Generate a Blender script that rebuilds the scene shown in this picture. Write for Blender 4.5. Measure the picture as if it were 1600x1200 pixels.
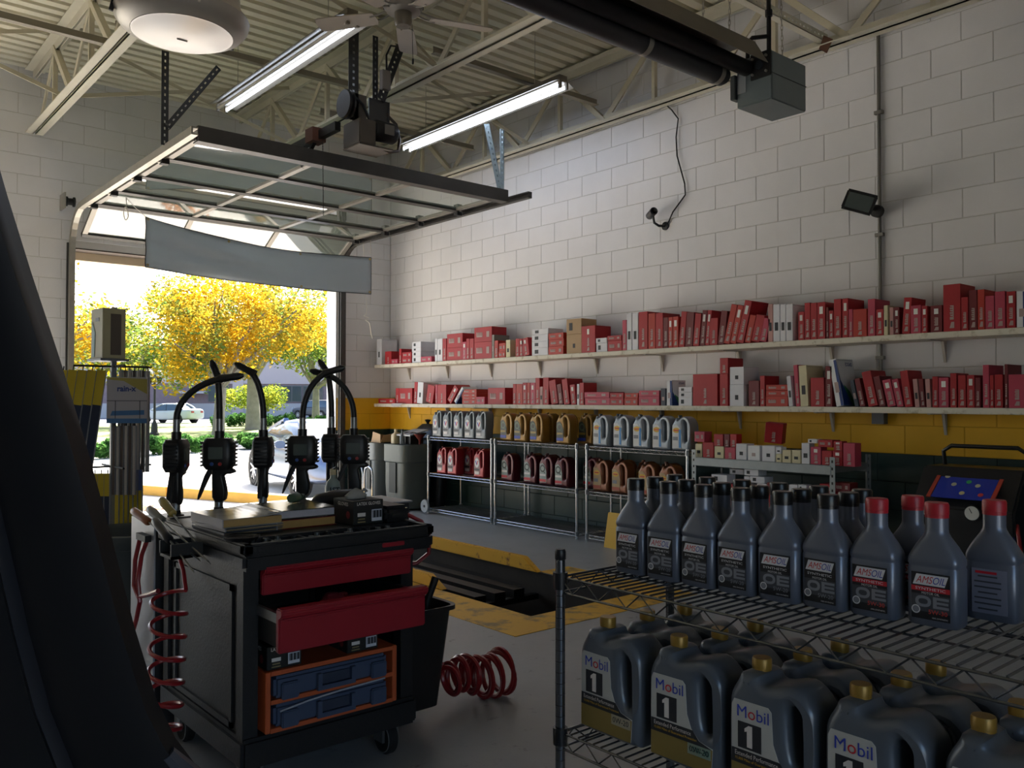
import bpy, bmesh, math, random
from mathutils import Vector, Matrix
random.seed(7)
PI = math.pi
scene = bpy.context.scene
COL = scene.collection
for o in list(bpy.data.objects):
    bpy.data.objects.remove(o)

# ---------------------------------------------------------------- camera
EYE = 1.28
cam_d = bpy.data.cameras.new('camera')
cam_d.sensor_width = 36.0
cam_d.lens = 1335.09 / 1600 * 36
cam_d.clip_start = 0.02
cam_d.clip_end = 400
cam = bpy.data.objects.new('camera', cam_d)
COL.objects.link(cam)
yaw, pitch, roll = 0.7034005, 0.0189494, 0.00122827
fwd = Vector((math.sin(yaw)*math.cos(pitch), math.cos(yaw)*math.cos(pitch), math.sin(pitch)))
rgt = Vector((math.cos(yaw), -math.sin(yaw), 0))
upv = rgt.cross(fwd)
r2 = rgt*math.cos(roll) + upv*math.sin(roll)
u2 = upv*math.cos(roll) - rgt*math.sin(roll)
m = Matrix((( r2.x, u2.x, -fwd.x, 0), (r2.y, u2.y, -fwd.y, 0), (r2.z, u2.z, -fwd.z, EYE), (0, 0, 0, 1)))
cam.matrix_world = m
scene.camera = cam

# ---------------------------------------------------------------- world, sun, exposure
w = bpy.data.worlds.new('world')
scene.world = w
w.use_nodes = True
nt = w.node_tree
bg = nt.nodes['Background']
sky = nt.nodes.new('ShaderNodeTexSky')
sky.sky_type = 'NISHITA'
sky.sun_disc = False
sky.sun_elevation = math.radians(40)
sky.sun_rotation = math.radians(35)
sky.air_density = 1.0
sky.dust_density = 2.5
sky.ozone_density = 1.0
nt.links.new(sky.outputs[0], bg.inputs[0])
bg.inputs[1].default_value = SKY_STRENGTH = 0.21
sun_d = bpy.data.lights.new('sun', 'SUN')
sun_d.energy = 12
sun_d.angle = math.radians(0.6)
sun_d.color = (1.0, 0.95, 0.88)
sun = bpy.data.objects.new('sun', sun_d)
COL.objects.link(sun)
sdir = Vector((0.62, 0.80, 0.95)).normalized()      # towards the sun: front right, over the street
sun.rotation_euler = sdir.to_track_quat('Z', 'Y').to_euler()
sun.location = (5, 20, 20)
TUBE_EMIT = 6.0
vs = scene.view_settings
vs.view_transform = 'Standard'
vs.look = 'None'
vs.gamma = 1
vs.use_curve_mapping = False
vs.exposure = 1.4
scene.cycles.max_bounces = 10
scene.cycles.diffuse_bounces = 6
scene.cycles.sample_clamp_indirect = 8
# light portals over the two door openings help the renderer find the daylight
def portal(x0, x1, z0, z1, y, back=False):
    d = bpy.data.lights.new('door_portal', 'AREA')
    d.shape = 'RECTANGLE'; d.size = x1-x0; d.size_y = z1-z0
    d.cycles.is_portal = True
    o = bpy.data.objects.new('door_portal', d); COL.objects.link(o)
    o.location = ((x0+x1)/2, y, (z0+z1)/2)
    o.rotation_euler = (PI/2 if back else -PI/2, 0, 0)
portal(2.24, 5.3, 0, 2.86, 9.9)
portal(-1.9, 1.15, 0, 2.86, 9.9)
portal(-1.9, 1.15, 0, 2.75, -3.42, True)

# ---------------------------------------------------------------- materials
def lin(h):
    if isinstance(h, str):
        h = h.lstrip('#'); c = [int(h[i:i+2], 16)/255 for i in (0, 2, 4)]
    else:
        c = h
    return tuple(x/12.92 if x <= .04045 else ((x+.055)/1.055)**2.4 for x in c) + (1,)
MATS = {}
def M(name, col='#808080', rough=.5, metal=0., var=0., vscale=6., bump=0., bscale=40., emit=0., col2=None, thr=(.4, .6), trans=0., spec=.5, alpha=1., sss=0.):
    if name in MATS:
        return MATS[name]
    mt = bpy.data.materials.new(name); MATS[name] = mt
    mt.use_nodes = True
    t = mt.node_tree; b = t.nodes['Principled BSDF']
    c = lin(col)
    b.inputs['Base Color'].default_value = c
    b.inputs['Roughness'].default_value = rough
    b.inputs['Metallic'].default_value = metal
    b.inputs['Specular IOR Level'].default_value = spec
    if trans: b.inputs['Transmission Weight'].default_value = trans
    if alpha < 1: b.inputs['Alpha'].default_value = alpha
    if emit:
        b.inputs['Emission Color'].default_value = c
        b.inputs['Emission Strength'].default_value = emit
    if var or bump or col2:
        tc = t.nodes.new('ShaderNodeNewGeometry')
    if var or col2:
        n = t.nodes.new('ShaderNodeTexNoise'); n.inputs['Scale'].default_value = vscale
        n.inputs['Detail'].default_value = 6; n.inputs['Roughness'].default_value = .62
        t.links.new(tc.outputs['Position'], n.inputs['Vector'])
        r = t.nodes.new('ShaderNodeValToRGB')
        r.color_ramp.elements[0].position = thr[0] if col2 else .3
        r.color_ramp.elements[1].position = thr[1] if col2 else .7
        r.color_ramp.elements[0].color = lin(col2) if col2 else tuple(x*(1-var) for x in c[:3]) + (1,)
        r.color_ramp.elements[1].color = c if col2 else tuple(min(1, x*(1+var)) for x in c[:3]) + (1,)
        t.links.new(n.outputs['Fac'], r.inputs[0])
        t.links.new(r.outputs[0], b.inputs['Base Color'])
    if bump:
        n2 = t.nodes.new('ShaderNodeTexNoise'); n2.inputs['Scale'].default_value = bscale
        n2.inputs['Detail'].default_value = 4
        t.links.new(tc.outputs['Position'], n2.inputs['Vector'])
        bp = t.nodes.new('ShaderNodeBump'); bp.inputs['Strength'].default_value = bump
        bp.inputs['Distance'].default_value = .004
        t.links.new(n2.outputs['Fac'], bp.inputs['Height'])
        t.links.new(bp.outputs[0], b.inputs['Normal'])
    return mt

# ---------------------------------------------------------------- object helpers
def link(name, data, parent=None, loc=(0, 0, 0), rot=(0, 0, 0)):
    o = bpy.data.objects.new(name, data)
    COL.objects.link(o)
    o.location = loc; o.rotation_euler = rot
    if parent: o.parent = parent
    return o
def tag(o, label=None, cat=None, group=None, kind=None):
    if label: o['label'] = label
    if cat: o['category'] = cat
    if group: o['group'] = group
    if kind: o['kind'] = kind
    return o
def thing(name, label, cat, loc=(0, 0, 0), rz=0, group=None, rot=None):
    o = link(name, None, None, loc, rot or (0, 0, rz))
    o.empty_display_size = .1
    return tag(o, label, cat, group)
def children(o):
    return [c for c in KIDS.get(o.name, [])]
KIDS = {}
def copy_tree(src, loc=None, rot=None, label=None, parent=None):
    c = src.copy(); COL.objects.link(c); c.parent = parent
    for ch in src.children: copy_tree(ch, parent=c)
    if loc is not None: c.location = loc
    if rot is not None: c.rotation_euler = rot
    if label: c['label'] = label
    return c
ORD = ['first', 'second', 'third', 'fourth', 'fifth', 'sixth', 'seventh', 'eighth', 'ninth', 'tenth', 'eleventh', 'twelfth', 'thirteenth', 'fourteenth', 'fifteenth', 'sixteenth', 'seventeenth', 'eighteenth', 'nineteenth']
def ordinal(i):
    if i < 19: return ORD[i]
    tens = {2: 'twenty', 3: 'thirty', 4: 'forty', 5: 'fifty', 6: 'sixty', 7: 'seventy', 8: 'eighty', 9: 'ninety', 10: 'hundred'}
    n = i+1
    if n >= 110: return 'hundred and ' + ordinal(n-101)
    if n >= 100: return 'hundredth' if n == 100 else 'hundred and ' + ordinal(n-101)
    return (tens[n//10][:-1] + 'ieth') if n % 10 == 0 else tens[n//10] + '-' + ORD[n % 10 - 1]

class MB:
    """collects primitive shapes and links them as one mesh object"""
    def __init__(s): s.v = []; s.f = []; s.sm = False
    def add(s, vs, fs):
        n = len(s.v); s.v += [tuple(v) for v in vs]; s.f += [tuple(i+n for i in f) for f in fs]; return s
    def box(s, x0, x1, y0, y1, z0, z1):
        vs = [(x, y, z) for x in (x0, x1) for y in (y0, y1) for z in (z0, z1)]
        return s.add(vs, [(0, 1, 3, 2), (4, 6, 7, 5), (0, 4, 5, 1), (2, 3, 7, 6), (0, 2, 6, 4), (1, 5, 7, 3)])
    def bar(s, a, b, w, h, up=(0, 0, 1)):
        a = Vector(a); b = Vector(b); d = (b-a).normalized(); u = Vector(up)
        if abs(d.dot(u)) > .98: u = Vector((1, 0, 0))
        x = d.cross(u).normalized()*w/2; y = x.cross(d).normalized()*h/2
        vs = [p+sx*x+sy*y for p in (a, b) for sx in (-1, 1) for sy in (-1, 1)]
        return s.add(vs, [(0, 1, 3, 2), (4, 6, 7, 5), (0, 4, 5, 1), (2, 3, 7, 6), (0, 2, 6, 4), (1, 5, 7, 3)])
    def tube(s, pts, r, n=8, cap=True, closed=False):
        pts = [Vector(p) for p in pts]; k = len(pts); rings = []
        rs = r if isinstance(r, (list, tuple)) else [r]*k
        u = None
        for i, p in enumerate(pts):
            if closed: d = pts[(i+1) % k]-pts[i-1]
            else: d = pts[min(i+1, k-1)]-pts[max(i-1, 0)]
            d = d.normalized() if d.length > 1e-9 else Vector((0, 0, 1))
            if u is None:
                u = Vector((0, 0, 1)) if abs(d.z) < .9 else Vector((1, 0, 0))
            x = d.cross(u)
            if x.length < 1e-6: x = d.cross(Vector((.3, 1, .2)))
            x.normalize(); y = x.cross(d).normalized(); u = y
            rings.append([p+rs[i]*(math.cos(2*PI*j/n)*x+math.sin(2*PI*j/n)*y) for j in range(n)])
        vs = [v for r_ in rings for v in r_]; fs = []
        for i in range(k if closed else k-1):
            a = i*n; b = ((i+1) % k)*n
            for j in range(n): fs.append((a+j, a+(j+1) % n, b+(j+1) % n, b+j))
        if cap and not closed:
            fs.append(tuple(range(n))[::-1]); fs.append(tuple(range((k-1)*n, k*n)))
        return s.add(vs, fs)
    def lathe(s, prof, n=20, c=(0, 0, 0), axis='z', cap=True):
        vs = []
        for r, z in prof:
            for j in range(n):
                a = 2*PI*j/n; x, y = r*math.cos(a), r*math.sin(a)
                vs.append({'z': (c[0]+x, c[1]+y, c[2]+z), 'x': (c[0]+z, c[1]+x, c[2]+y), 'y': (c[0]+y, c[1]+z, c[2]+x)}[axis])
        fs = []
        for i in range(len(prof)-1):
            for j in range(n): fs.append((i*n+j, i*n+(j+1) % n, (i+1)*n+(j+1) % n, (i+1)*n+j))
        if cap:
            if prof[0][0] > 1e-6: fs.append(tuple(range(n))[::-1])
            k = len(prof)-1
            if prof[k][0] > 1e-6: fs.append(tuple(range(k*n, k*n+n)))
        return s.add(vs, fs)
    def loft(s, rings, cap=True):
        n = len(rings[0]); vs = [v for r in rings for v in r]; fs = []
        for i in range(len(rings)-1):
            for j in range(n): fs.append((i*n+j, i*n+(j+1) % n, (i+1)*n+(j+1) % n, (i+1)*n+j))
        if cap: fs += [tuple(range(n))[::-1], tuple(range((len(rings)-1)*n, len(rings)*n))]
        return s.add(vs, fs)
    def quad(s, a, b, c, d): return s.add([a, b, c, d], [(0, 1, 2, 3)])
    def prism(s, poly, a0, a1, axis='x'):
        """poly of 2-D points extruded along an axis; x: (y,z), y: (x,z), z: (x,y)"""
        k = len(poly)
        def P(p, a): return {'x': (a, p[0], p[1]), 'y': (p[0], a, p[1]), 'z': (p[0], p[1], a)}[axis]
        vs = [P(p, a0) for p in poly]+[P(p, a1) for p in poly]
        fs = [tuple(range(k))[::-1], tuple(range(k, 2*k))]+[(i, (i+1) % k, k+(i+1) % k, k+i) for i in range(k)]
        return s.add(vs, fs)
    def mesh(s, name, mat, smooth=False):
        me = bpy.data.meshes.new(name); me.from_pydata(s.v, [], s.f)
        bm = bmesh.new(); bm.from_mesh(me); bmesh.ops.recalc_face_normals(bm, faces=bm.faces); bm.to_mesh(me); bm.free()
        if mat: me.materials.append(mat)
        if smooth:
            try: me.shade_smooth(); me.set_sharp_from_angle(angle=math.radians(smooth if smooth > 1 else 40))
            except Exception: pass
        return me
    def build(s, name, mat, parent=None, loc=(0, 0, 0), rot=(0, 0, 0), smooth=False, bevel=0., seg=2):
        me = s.mesh(name, mat, smooth)
        if bevel: bev(me, bevel, seg)
        return link(name, me, parent, loc, rot)
def bev(me, w, seg=2, ang=30):
    bm = bmesh.new(); bm.from_mesh(me)
    bmesh.ops.remove_doubles(bm, verts=bm.verts, dist=1e-6)
    es = [e for e in bm.edges if len(e.link_faces) == 2 and e.calc_face_angle(0) > math.radians(ang)]
    bmesh.ops.bevel(bm, geom=es, offset=w, segments=seg, affect='EDGES', clamp_overlap=True)
    bm.to_mesh(me); bm.free()
    try: me.shade_smooth(); me.set_sharp_from_angle(angle=math.radians(35))
    except Exception: pass
def sq(a, b, z, n=20, e=4., cx=0, cy=0):
    """superellipse ring"""
    out = []
    for j in range(n):
        t = 2*PI*j/n+PI/n; c, s_ = math.cos(t), math.sin(t)
        out.append((cx+a*math.copysign(abs(c)**(2/e), c), cy+b*math.copysign(abs(s_)**(2/e), s_), z))
    return out
def profile(name, splines, depth, bevel, mat, res=2):
    """closed 2-D outlines (with holes) grown into a rounded solid; outline in local X,Z, thickness along Y"""
    cu = bpy.data.curves.new(name, 'CURVE'); cu.dimensions = '2D'; cu.fill_mode = 'BOTH'
    for pts in splines:
        sp = cu.splines.new('POLY'); sp.points.add(len(pts)-1)
        for p, q in zip(sp.points, pts): p.co = (q[0], q[1], 0, 1)
        sp.use_cyclic_u = True
    cu.extrude = max(0.0, depth/2-bevel); cu.bevel_depth = bevel; cu.bevel_resolution = res; cu.offset = -bevel
    ob = bpy.data.objects.new(name, cu)
    me = bpy.data.meshes.new_from_object(ob)
    bpy.data.objects.remove(ob); bpy.data.curves.remove(cu)
    me.transform(Matrix.Rotation(PI/2, 4, 'X'))
    me.materials.clear(); me.materials.append(mat)
    bm = bmesh.new(); bm.from_mesh(me); bmesh.ops.remove_doubles(bm, verts=bm.verts, dist=1e-5); bmesh.ops.recalc_face_normals(bm, faces=bm.faces); bm.to_mesh(me); bm.free()
    try: me.shade_smooth(); me.set_sharp_from_angle(angle=math.radians(40))
    except Exception: pass
    return me
def smooth_pts(pts, n=2):
    for _ in range(n):
        q = []
        for i in range(len(pts)):
            a, b = pts[i], pts[(i+1) % len(pts)]
            q += [(a[0]*.75+b[0]*.25, a[1]*.75+b[1]*.25), (a[0]*.25+b[0]*.75, a[1]*.25+b[1]*.75)]
        pts = q
    return pts
TXT = {}
def text_mesh(txt, size, mat, bold=0., shear=0., width=None, align='CENTER', space=1.):
    """flat lettering lying in local X,Z facing -Y"""
    key = (txt, size, mat.name, bold, shear, width, align, space)
    if key in TXT: return TXT[key]
    cu = bpy.data.curves.new('lettering', 'FONT'); cu.body = txt; cu.size = size; cu.align_x = align; cu.align_y = 'CENTER'
    cu.offset = 0 if 'M' in txt else bold*size; cu.shear = shear; cu.resolution_u = 2; cu.space_character = space
    ob = bpy.data.objects.new('lettering', cu)
    me = bpy.data.meshes.new_from_object(ob)
    bpy.data.objects.remove(ob); bpy.data.curves.remove(cu)
    if width and len(me.vertices):
        xs = [v.co.x for v in me.vertices]; k = width/(max(xs)-min(xs)); me.transform(Matrix.Scale(k, 4, (1, 0, 0)))
    me.transform(Matrix.Rotation(PI/2, 4, 'X'))
    me.materials.clear(); me.materials.append(mat); TXT[key] = me
    return me
def rect(w, h, mat, name='label', t=.0006):
    return MB().box(-w/2, w/2, -t, t, -h/2, h/2).mesh(name, mat)
FACE_X = (0, 0, -PI/2)      # turns a panel that faces local -Y so that it faces world -X
# ================================================================ the setting
WX = 6.094          # face of the long wall
DY = 9.684          # face of the door wall
CH = .2032          # height of a block course
Z0 = 3.7439         # a bed joint on the long wall
DECK = 4.62
OPEN = [(2.24, 5.30), (-1.9, 1.15)]
OPZ = 2.86
m_white = M('white_block_paint', '#dbdadb', .6, var=.05, vscale=1.4, bump=.25, bscale=160)
m_yell = M('yellow_block_paint', '#e6b01e', .55, var=.07, vscale=2.5, bump=.25, bscale=160)
m_green = M('dark_green_block_paint', '#1f3835', .45, var=.12, vscale=2.5, bump=.25, bscale=160)
m_joint = M('painted_mortar', '#c4c2be', .8)
m_joint_y = M('painted_mortar_yellow', '#cc9a1c', .8)
m_joint_g = M('painted_mortar_green', '#182b29', .8)
def floor_mat():
    mt = M('worn_grey_floor', '#94979a', .40, var=.12, vscale=1.3, bump=.15, bscale=30, spec=.4)
    t = mt.node_tree; b = t.nodes['Principled BSDF']
    src = b.inputs['Base Color'].links[0].from_socket
    g = t.nodes.new('ShaderNodeNewGeometry')
    n = t.nodes.new('ShaderNodeTexNoise'); n.inputs['Scale'].default_value = 9; n.inputs['Detail'].default_value = 9; n.inputs['Roughness'].default_value = .75
    t.links.new(g.outputs['Position'], n.inputs['Vector'])
    r = t.nodes.new('ShaderNodeValToRGB'); r.color_ramp.elements[0].position = .60; r.color_ramp.elements[1].position = .70
    t.links.new(n.outputs['Fac'], r.inputs[0])
    mx = t.nodes.new('ShaderNodeMixRGB'); mx.inputs[2].default_value = lin('#5f5d5a')
    t.links.new(r.outputs[0], mx.inputs[0]); t.links.new(src, mx.inputs[1]); t.links.new(mx.outputs[0], b.inputs['Base Color'])
    return mt
m_floor = floor_mat()
# ---- floor with the service pit cut out
PX0, PX1, PY0, PY1 = 3.37, 4.30, 3.80, 9.25
fl = MB()
for (a, b, c, d) in ((-3.2, PX0, -3.2, DY+.2), (PX1, WX, -3.2, DY+.2), (PX0, PX1, -3.2, PY0), (PX0, PX1, PY1, DY+.2)):
    fl.box(a, b, c, d, -.12, 0)
floor = tag(fl.build('floor', m_floor), kind='structure')
m_pit = M('pit_concrete', '#2a2520', .8, var=.3, vscale=5)
pit = MB()
pit.box(PX0-.05, PX0, PY0, PY1, -1.8, -.12).box(PX1, PX1+.05, PY0, PY1, -1.8, -.12).box(PX0, PX1, PY0-.05, PY0, -1.8, -.12).box(PX0, PX1, PY1, PY1+.05, -1.8, -.12).box(PX0, PX1, PY0, PY1, -1.85, -1.8)
tag(MB().box(PX1-.008, PX1, PY0, PY1, -.12, -.004).box(PX0, PX0+.008, PY0, PY1, -.12, -.004).box(PX0, PX1, PY0, PY0+.008, -.12, -.004).build('trim_5', m_pit), 'dark lining added over the slab edges at the pit mouth', kind='structure')  # lining in the pit-wall colour, added to darken the slab edges
pitw = tag(pit.build('wall_pit', m_pit), 'dark oily walls of the service pit below the floor', kind='structure')
m_line = M('worn_yellow_line_paint', '#c99a1e', .55, col2='#7b6a3c', vscale=7, thr=(.36, .5))
ln = MB()
ln.box(3.02, PX0, 3.53, PY1, 0, .003).box(PX0, PX1+.3, 3.53, PY0, 0, .003).box(PX1, PX1+.3, PY0, 4.75, 0, .003)
tag(ln.build('trim_1', m_line), 'yellow warning band painted on the floor around the pit', kind='structure')
m_curb = M('chipped_yellow_steel', '#d8a41c', .45, col2='#6e3a18', vscale=11, thr=(.33, .43))
def pit_rail(x0, x1, ya, h, label):
    t = thing('pit_rail', label, 'rail', (0, 0, 0), group='yellow tyre rails of the pit')
    MB().prism([(ya, .004), (ya+.16, h), (PY1, h), (PY1, .004)], x0, x1, 'x').build('guard', m_curb, t, bevel=.006)
    return t
pit_rail(3.37, 3.42, 4.70, .085, 'chipped yellow steel rail along the near side of the pit')
pit_rail(4.25, 4.30, 4.72, .10, 'chipped yellow steel rail along the far side of the pit')
m_steel_dk = M('dark_oily_steel', '#1a1816', .5, .6, var=.3, vscale=9)
t = thing('pit_cover_rack', 'dark steel cover frame lying across the service pit', 'pit cover', (0, 0, 0))
for i, x in enumerate((3.56, 3.74, 3.92, 4.10)):
    MB().box(x-.05, x+.05, 4.75, 9.1, -.16, -.10).build('slat', m_steel_dk, t)
for y in (4.75, 6.9, 9.05): MB().box(3.38, 4.29, y, y+.05, -.20, -.16).build('crossbar', m_steel_dk, t)
t = thing('pit_ledge', 'grey steel ledge plate inside the near end of the pit', 'ledge', (3.9, 4.0, -.30))
MB().box(-.52, .395, -.19, .12, -.02, 0).build('plate', M('ledge_grey', '#55585c', .5), t)
for x in (-.52, .33): MB().box(x, x+.06, -.19, .12, -.2, -.02).build('bracket', m_steel_dk, t)
t = thing('paper_cup', 'small white can standing on the ledge in the pit', 'can', (3.68, 3.96, -.30))
MB().lathe([(.0, 0), (.034, 0), (.036, .09), (.036, .1)], 18).build('body', M('cup_white', '#c9c9c7', .5), t, smooth=True)
MB().lathe([(.038, .1), (.038, .115), (.0, .117)], 18).build('lid', M('lid_white', '#dedede', .4), t, smooth=True)

# ---- block walls
def block_mesh(w, h, mat, d=.045, c=.002):
    b = MB()
    x0, x1, z0, z1 = -w/2, w/2, -h/2, h/2
    vs = [(x0, d, z0), (x1, d, z0), (x1, d, z1), (x0, d, z1), (x0, c, z0), (x1, c, z0), (x1, c, z1), (x0, c, z1), (x0+c, 0, z0+c), (x1-c, 0, z0+c), (x1-c, 0, z1-c), (x0+c, 0, z1-c)]
    fs = [(8, 9, 10, 11)]
    for i in range(4):
        j = (i+1) % 4; fs += [(i, j, 4+j, 4+i), (4+i, 4+j, 8+j, 8+i)]
    return b.add(vs, fs), (vs, fs)
BM = {}
def get_block(w, h, mat):
    k = (round(w, 3), round(h, 3), mat.name)
    if k not in BM: BM[k] = block_mesh(w, h, mat)[0].mesh('block', mat)
    return BM[k]
J = .006
def paint(zc): return m_white if zc > 1.306 else (m_yell if zc > .899 else m_green)
def block_wall(name, side, along0, along1, shift, holes, want, kindlabel):
    """side 'x': wall face x=WX seen from -x, runs along y; side 'y': face y=DY seen from -y, runs along x"""
    root = link(name, None); tag(root, kindlabel, kind='structure')
    back = MB(); backy = MB(); backg = MB(); rest = {}
    zmax = 4.72
    n = 0
    rows = []
    k = -5
    while True:
        zt = Z0-k*CH; zb = zt-CH
        if zt <= 0.0: break
        if zb < zmax: rows.append((k, max(zb, 0.0), min(zt, zmax)))
        k += 1
    for k, zb, zt in rows:
        off = shift if k % 2 else shift+CH
        a = along0-((along0-off) % (2*CH))
        while a < along1-1e-6:
            b0, b1 = max(a, along0), min(a+2*CH, along1)
            a += 2*CH
            segs = [(b0, b1)]
            for h0, h1, hz in holes:
                if zb < hz-.01:
                    ns = []
                    for s0, s1 in segs:
                        if s1 <= h0 or s0 >= h1: ns.append((s0, s1)); continue
                        if s0 < h0: ns.append((s0, h0))
                        if s1 > h1: ns.append((h1, s1))
                    segs = ns
            for s0, s1 in segs:
                if s1-s0 < .03: continue
                zlo = zb
                for h0, h1, hz in holes:
                    if zb < hz < zt and s0 < h1 and s1 > h0: zlo = hz
                if zt-zlo < .03: continue
                mat = paint((zt+zb)/2); c = (s0+s1)/2; zc = (zlo+zt)/2; wd, ht = s1-s0-J, zt-zlo-J
                loc, rot = ((WX, c, zc), FACE_X) if side == 'x' else ((c, DY, zc), (0, 0, 0))
                if want(c, zc):
                    link('block', get_block(wd, ht, mat), root, loc, rot); n += 1
                else:
                    r = rest.setdefault(mat.name, (MB(), mat))[0]
                    vs, fs = block_mesh(wd, ht, mat)[1]
                    if side == 'x': vs = [(WX+v[1], c-v[0], zc+v[2]) for v in vs]
                    else: vs = [(c+v[0], DY+v[1], zc+v[2]) for v in vs]
                    r.add(vs, fs)
    for r, mat in rest.values():
        tag(r.build('block_courses', mat, root), kind='stuff')
    # mortar body of the wall, recessed behind the block faces
    for zb, zt, mat in ((0, .899, m_joint_g), (.899, 1.306, m_joint_y), (1.306, zmax, m_joint)):
        b = MB()
        segs = [(along0, along1)]
        if side == 'y':
            for h0, h1, hz in holes:
                if zb >= hz: continue
                ns = []
                for s0, s1 in segs:
                    if s1 <= h0 or s0 >= h1: ns.append((s0, s1)); continue
                    if s0 < h0: ns.append((s0, h0))
                    if s1 > h1: ns.append((h1, s1))
                segs = ns
                if zt > hz: b.box(h0, h1, DY+.0035, DY+.2, hz, zt)
        for s0, s1 in segs:
            if side == 'x': b.box(WX+.0035, WX+.2, s0, s1+.2, zb, zt)
            else: b.box(s0, s1, DY+.0035, DY+.2, zb, zt)
        b.build('mortar', mat, root)
    return root
block_wall('wall_right', 'x', -3.2, DY, 8.128, [], lambda c, z: c > 1.6 and .9 < z < 4.05, 'painted concrete block wall, white above a yellow band and dark green')
block_wall('wall_back', 'y', -3.2, WX, .10, [(a, b, OPZ) for a, b in OPEN], lambda c, z: c > 1.3, 'painted concrete block wall around the overhead door')
tag(MB().box(-3.4, -3.2, -3.2, DY+.2, 0, 4.72).build('wall_left', M('dull_wall_paint', '#8f8d88', .7)), 'plain grey wall on the far left', kind='structure')
tag(MB().box(-3.4, -1.9, -3.4, -3.2, 0, 4.72).box(1.15, WX+.2, -3.4, -3.2, 0, 4.72).box(-1.9, 1.15, -3.4, -3.2, 2.75, 4.72).build('wall_front', M('dull_wall_paint', '#8f8d88', .7)), 'plain grey wall with the entry door opening behind the viewpoint', kind='structure')
# ---- ceiling of ribbed steel deck
m_deck = M('cream_deck_paint', '#d4ceb8', .6, var=.05, vscale=2.)
def deck():
    prof = []; y = -3.2; P = .1524; d = .04
    while y < DY+.2:
        prof += [(y, DECK), (y+.088, DECK), (y+.100, DECK+d), (y+.140, DECK+d)]; y += P
    prof.append((y, DECK))
    b = MB(); vs = []; fs = []
    for x in (-3.3, WX+.1):
        vs += [(x, p[0], p[1]) for p in prof]
    n = len(prof)
    fs = [(i, i+1, n+i+1, n+i) for i in range(n-1)]
    b.add(vs, fs)
    b.box(-3.4, WX+.2, -3.4, DY+.3, DECK+.06, DECK+.3)
    return b
tag(deck().build('ceiling', m_deck), 'cream ribbed steel roof deck', kind='structure')
# ---- steel joists
m_joist = M('cream_joist_paint', '#cbc6b4', .5, var=.06, vscale=3)
m_joist_web = M('joist_web_paint', '#c3bca6', .55, var=.08, vscale=3)
m_bridge = M('grey_angle_paint', '#8d8676', .55)
BZ = 3.95; TZ = 4.53
def joist(x, label):
    t = thing('roof_joist', label, 'joist', (x, -3.15, BZ), group='open web roof joists')
    L = DY+3.1; H = TZ-BZ
    for s in (-1, 1):
        c = 's'
        MB().box(s*.009, s*.080, 0, L, 0, .008).box(s*.009, s*.016, 0, L, 0, .07).build('bottom_chord', m_joist, t)
        MB().box(s*.009, s*.088, 0, L, H+.055, H+.063).box(s*.009, s*.016, 0, L, H-.02, H+.06).build('top_chord', m_joist, t)
    y = L-.25; up = True; k = 0
    while y > 5.2:
        a = (0, y, .02); b = (0, y-.62, H+.02)
        MB().bar(a, b, .018, .055, (0, 1, 0)).build('web_diagonal', m_joist_web, t)
        a2 = (0, y-.62, H+.02); b2 = (0, y-1.24, .02)
        MB().bar(a2, b2, .05, .05, (0, 1, 0)).build('web_diagonal', m_joist_web, t)
        MB().bar((0, y-.62, .02), (0, y-.62, H+.02), .04, .035, (0, 1, 0)).build('web_post', m_joist_web, t)
        y -= 1.24
    return t
joist(-.1, 'cream steel roof joist over the left bay beyond the high bay lamp')
joist(1.86, 'cream steel roof joist behind the round high bay lamp')
joist(4.0, 'cream steel roof joist passing above the door opener')
joist(5.97, 'cream steel roof joist lying against the long block wall')
def angle(name, a, b, label, w=.055, mat=None, group='roof bridging'):
    t = thing(name, label, 'brace', (0, 0, 0), group=group)
    d = Vector(b)-Vector(a)
    MB().bar(a, b, w, .006).build('flat_leg', mat or m_bridge, t)
    up = Vector((0, 0, w/2))
    MB().bar(Vector(a)+up, Vector(b)+up, .006, w).build('upright_leg', mat or m_bridge, t)
    return t
angle('bridging_angle', (-.1, 6.9, BZ+.02), (1.84, 6.9, BZ+.02), 'grey bridging angle running left from the joist behind the round lamp')
angle('bridging_angle', (1.88, 6.92, BZ+.18), (3.98, 6.86, BZ+.18), 'grey bridging angle running behind the perforated door hanger')
angle('bridging_angle', (4.02, 5.75, BZ+.19), (5.95, 5.75, BZ+.19), 'grey bridging angle above the right fluorescent light reaching the wall joist')
angle('bridging_angle', (4.02, 7.7, BZ+.19), (5.95, 7.7, BZ+.19), 'grey bridging angle nearest the corner between joist and block wall')
angle('bridging_angle', (1.88, 4.3, BZ+.02), (3.98, 4.3, BZ+.02), 'grey bridging angle overhead above the ceiling fan')
def xbrace(x0, x1, y, label):
    t = thing('cross_bridging', label, 'brace', (0, 0, 0), group='crossed roof bridging')
    MB().bar((x0+.03, y, BZ+.03), (x1-.03, y, TZ+.02), .008, .035).build('diagonal', m_joist_web, t)
    MB().bar((x0+.03, y+.03, TZ+.02), (x1-.03, y+.03, BZ+.03), .008, .035).build('diagonal', m_joist_web, t)
xbrace(-.1, 1.86, 8.3, 'crossed thin bars between joists at the upper left corner')
xbrace(1.86, 4.0, 8.3, 'crossed thin bars between joists above the left fluorescent light')
xbrace(4.0, 5.97, 6.7, 'crossed thin bars between joists above the right fluorescent light')
xbrace(1.86, 4.0, 5.6, 'crossed thin bars between joists beside the ceiling fan')
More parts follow.
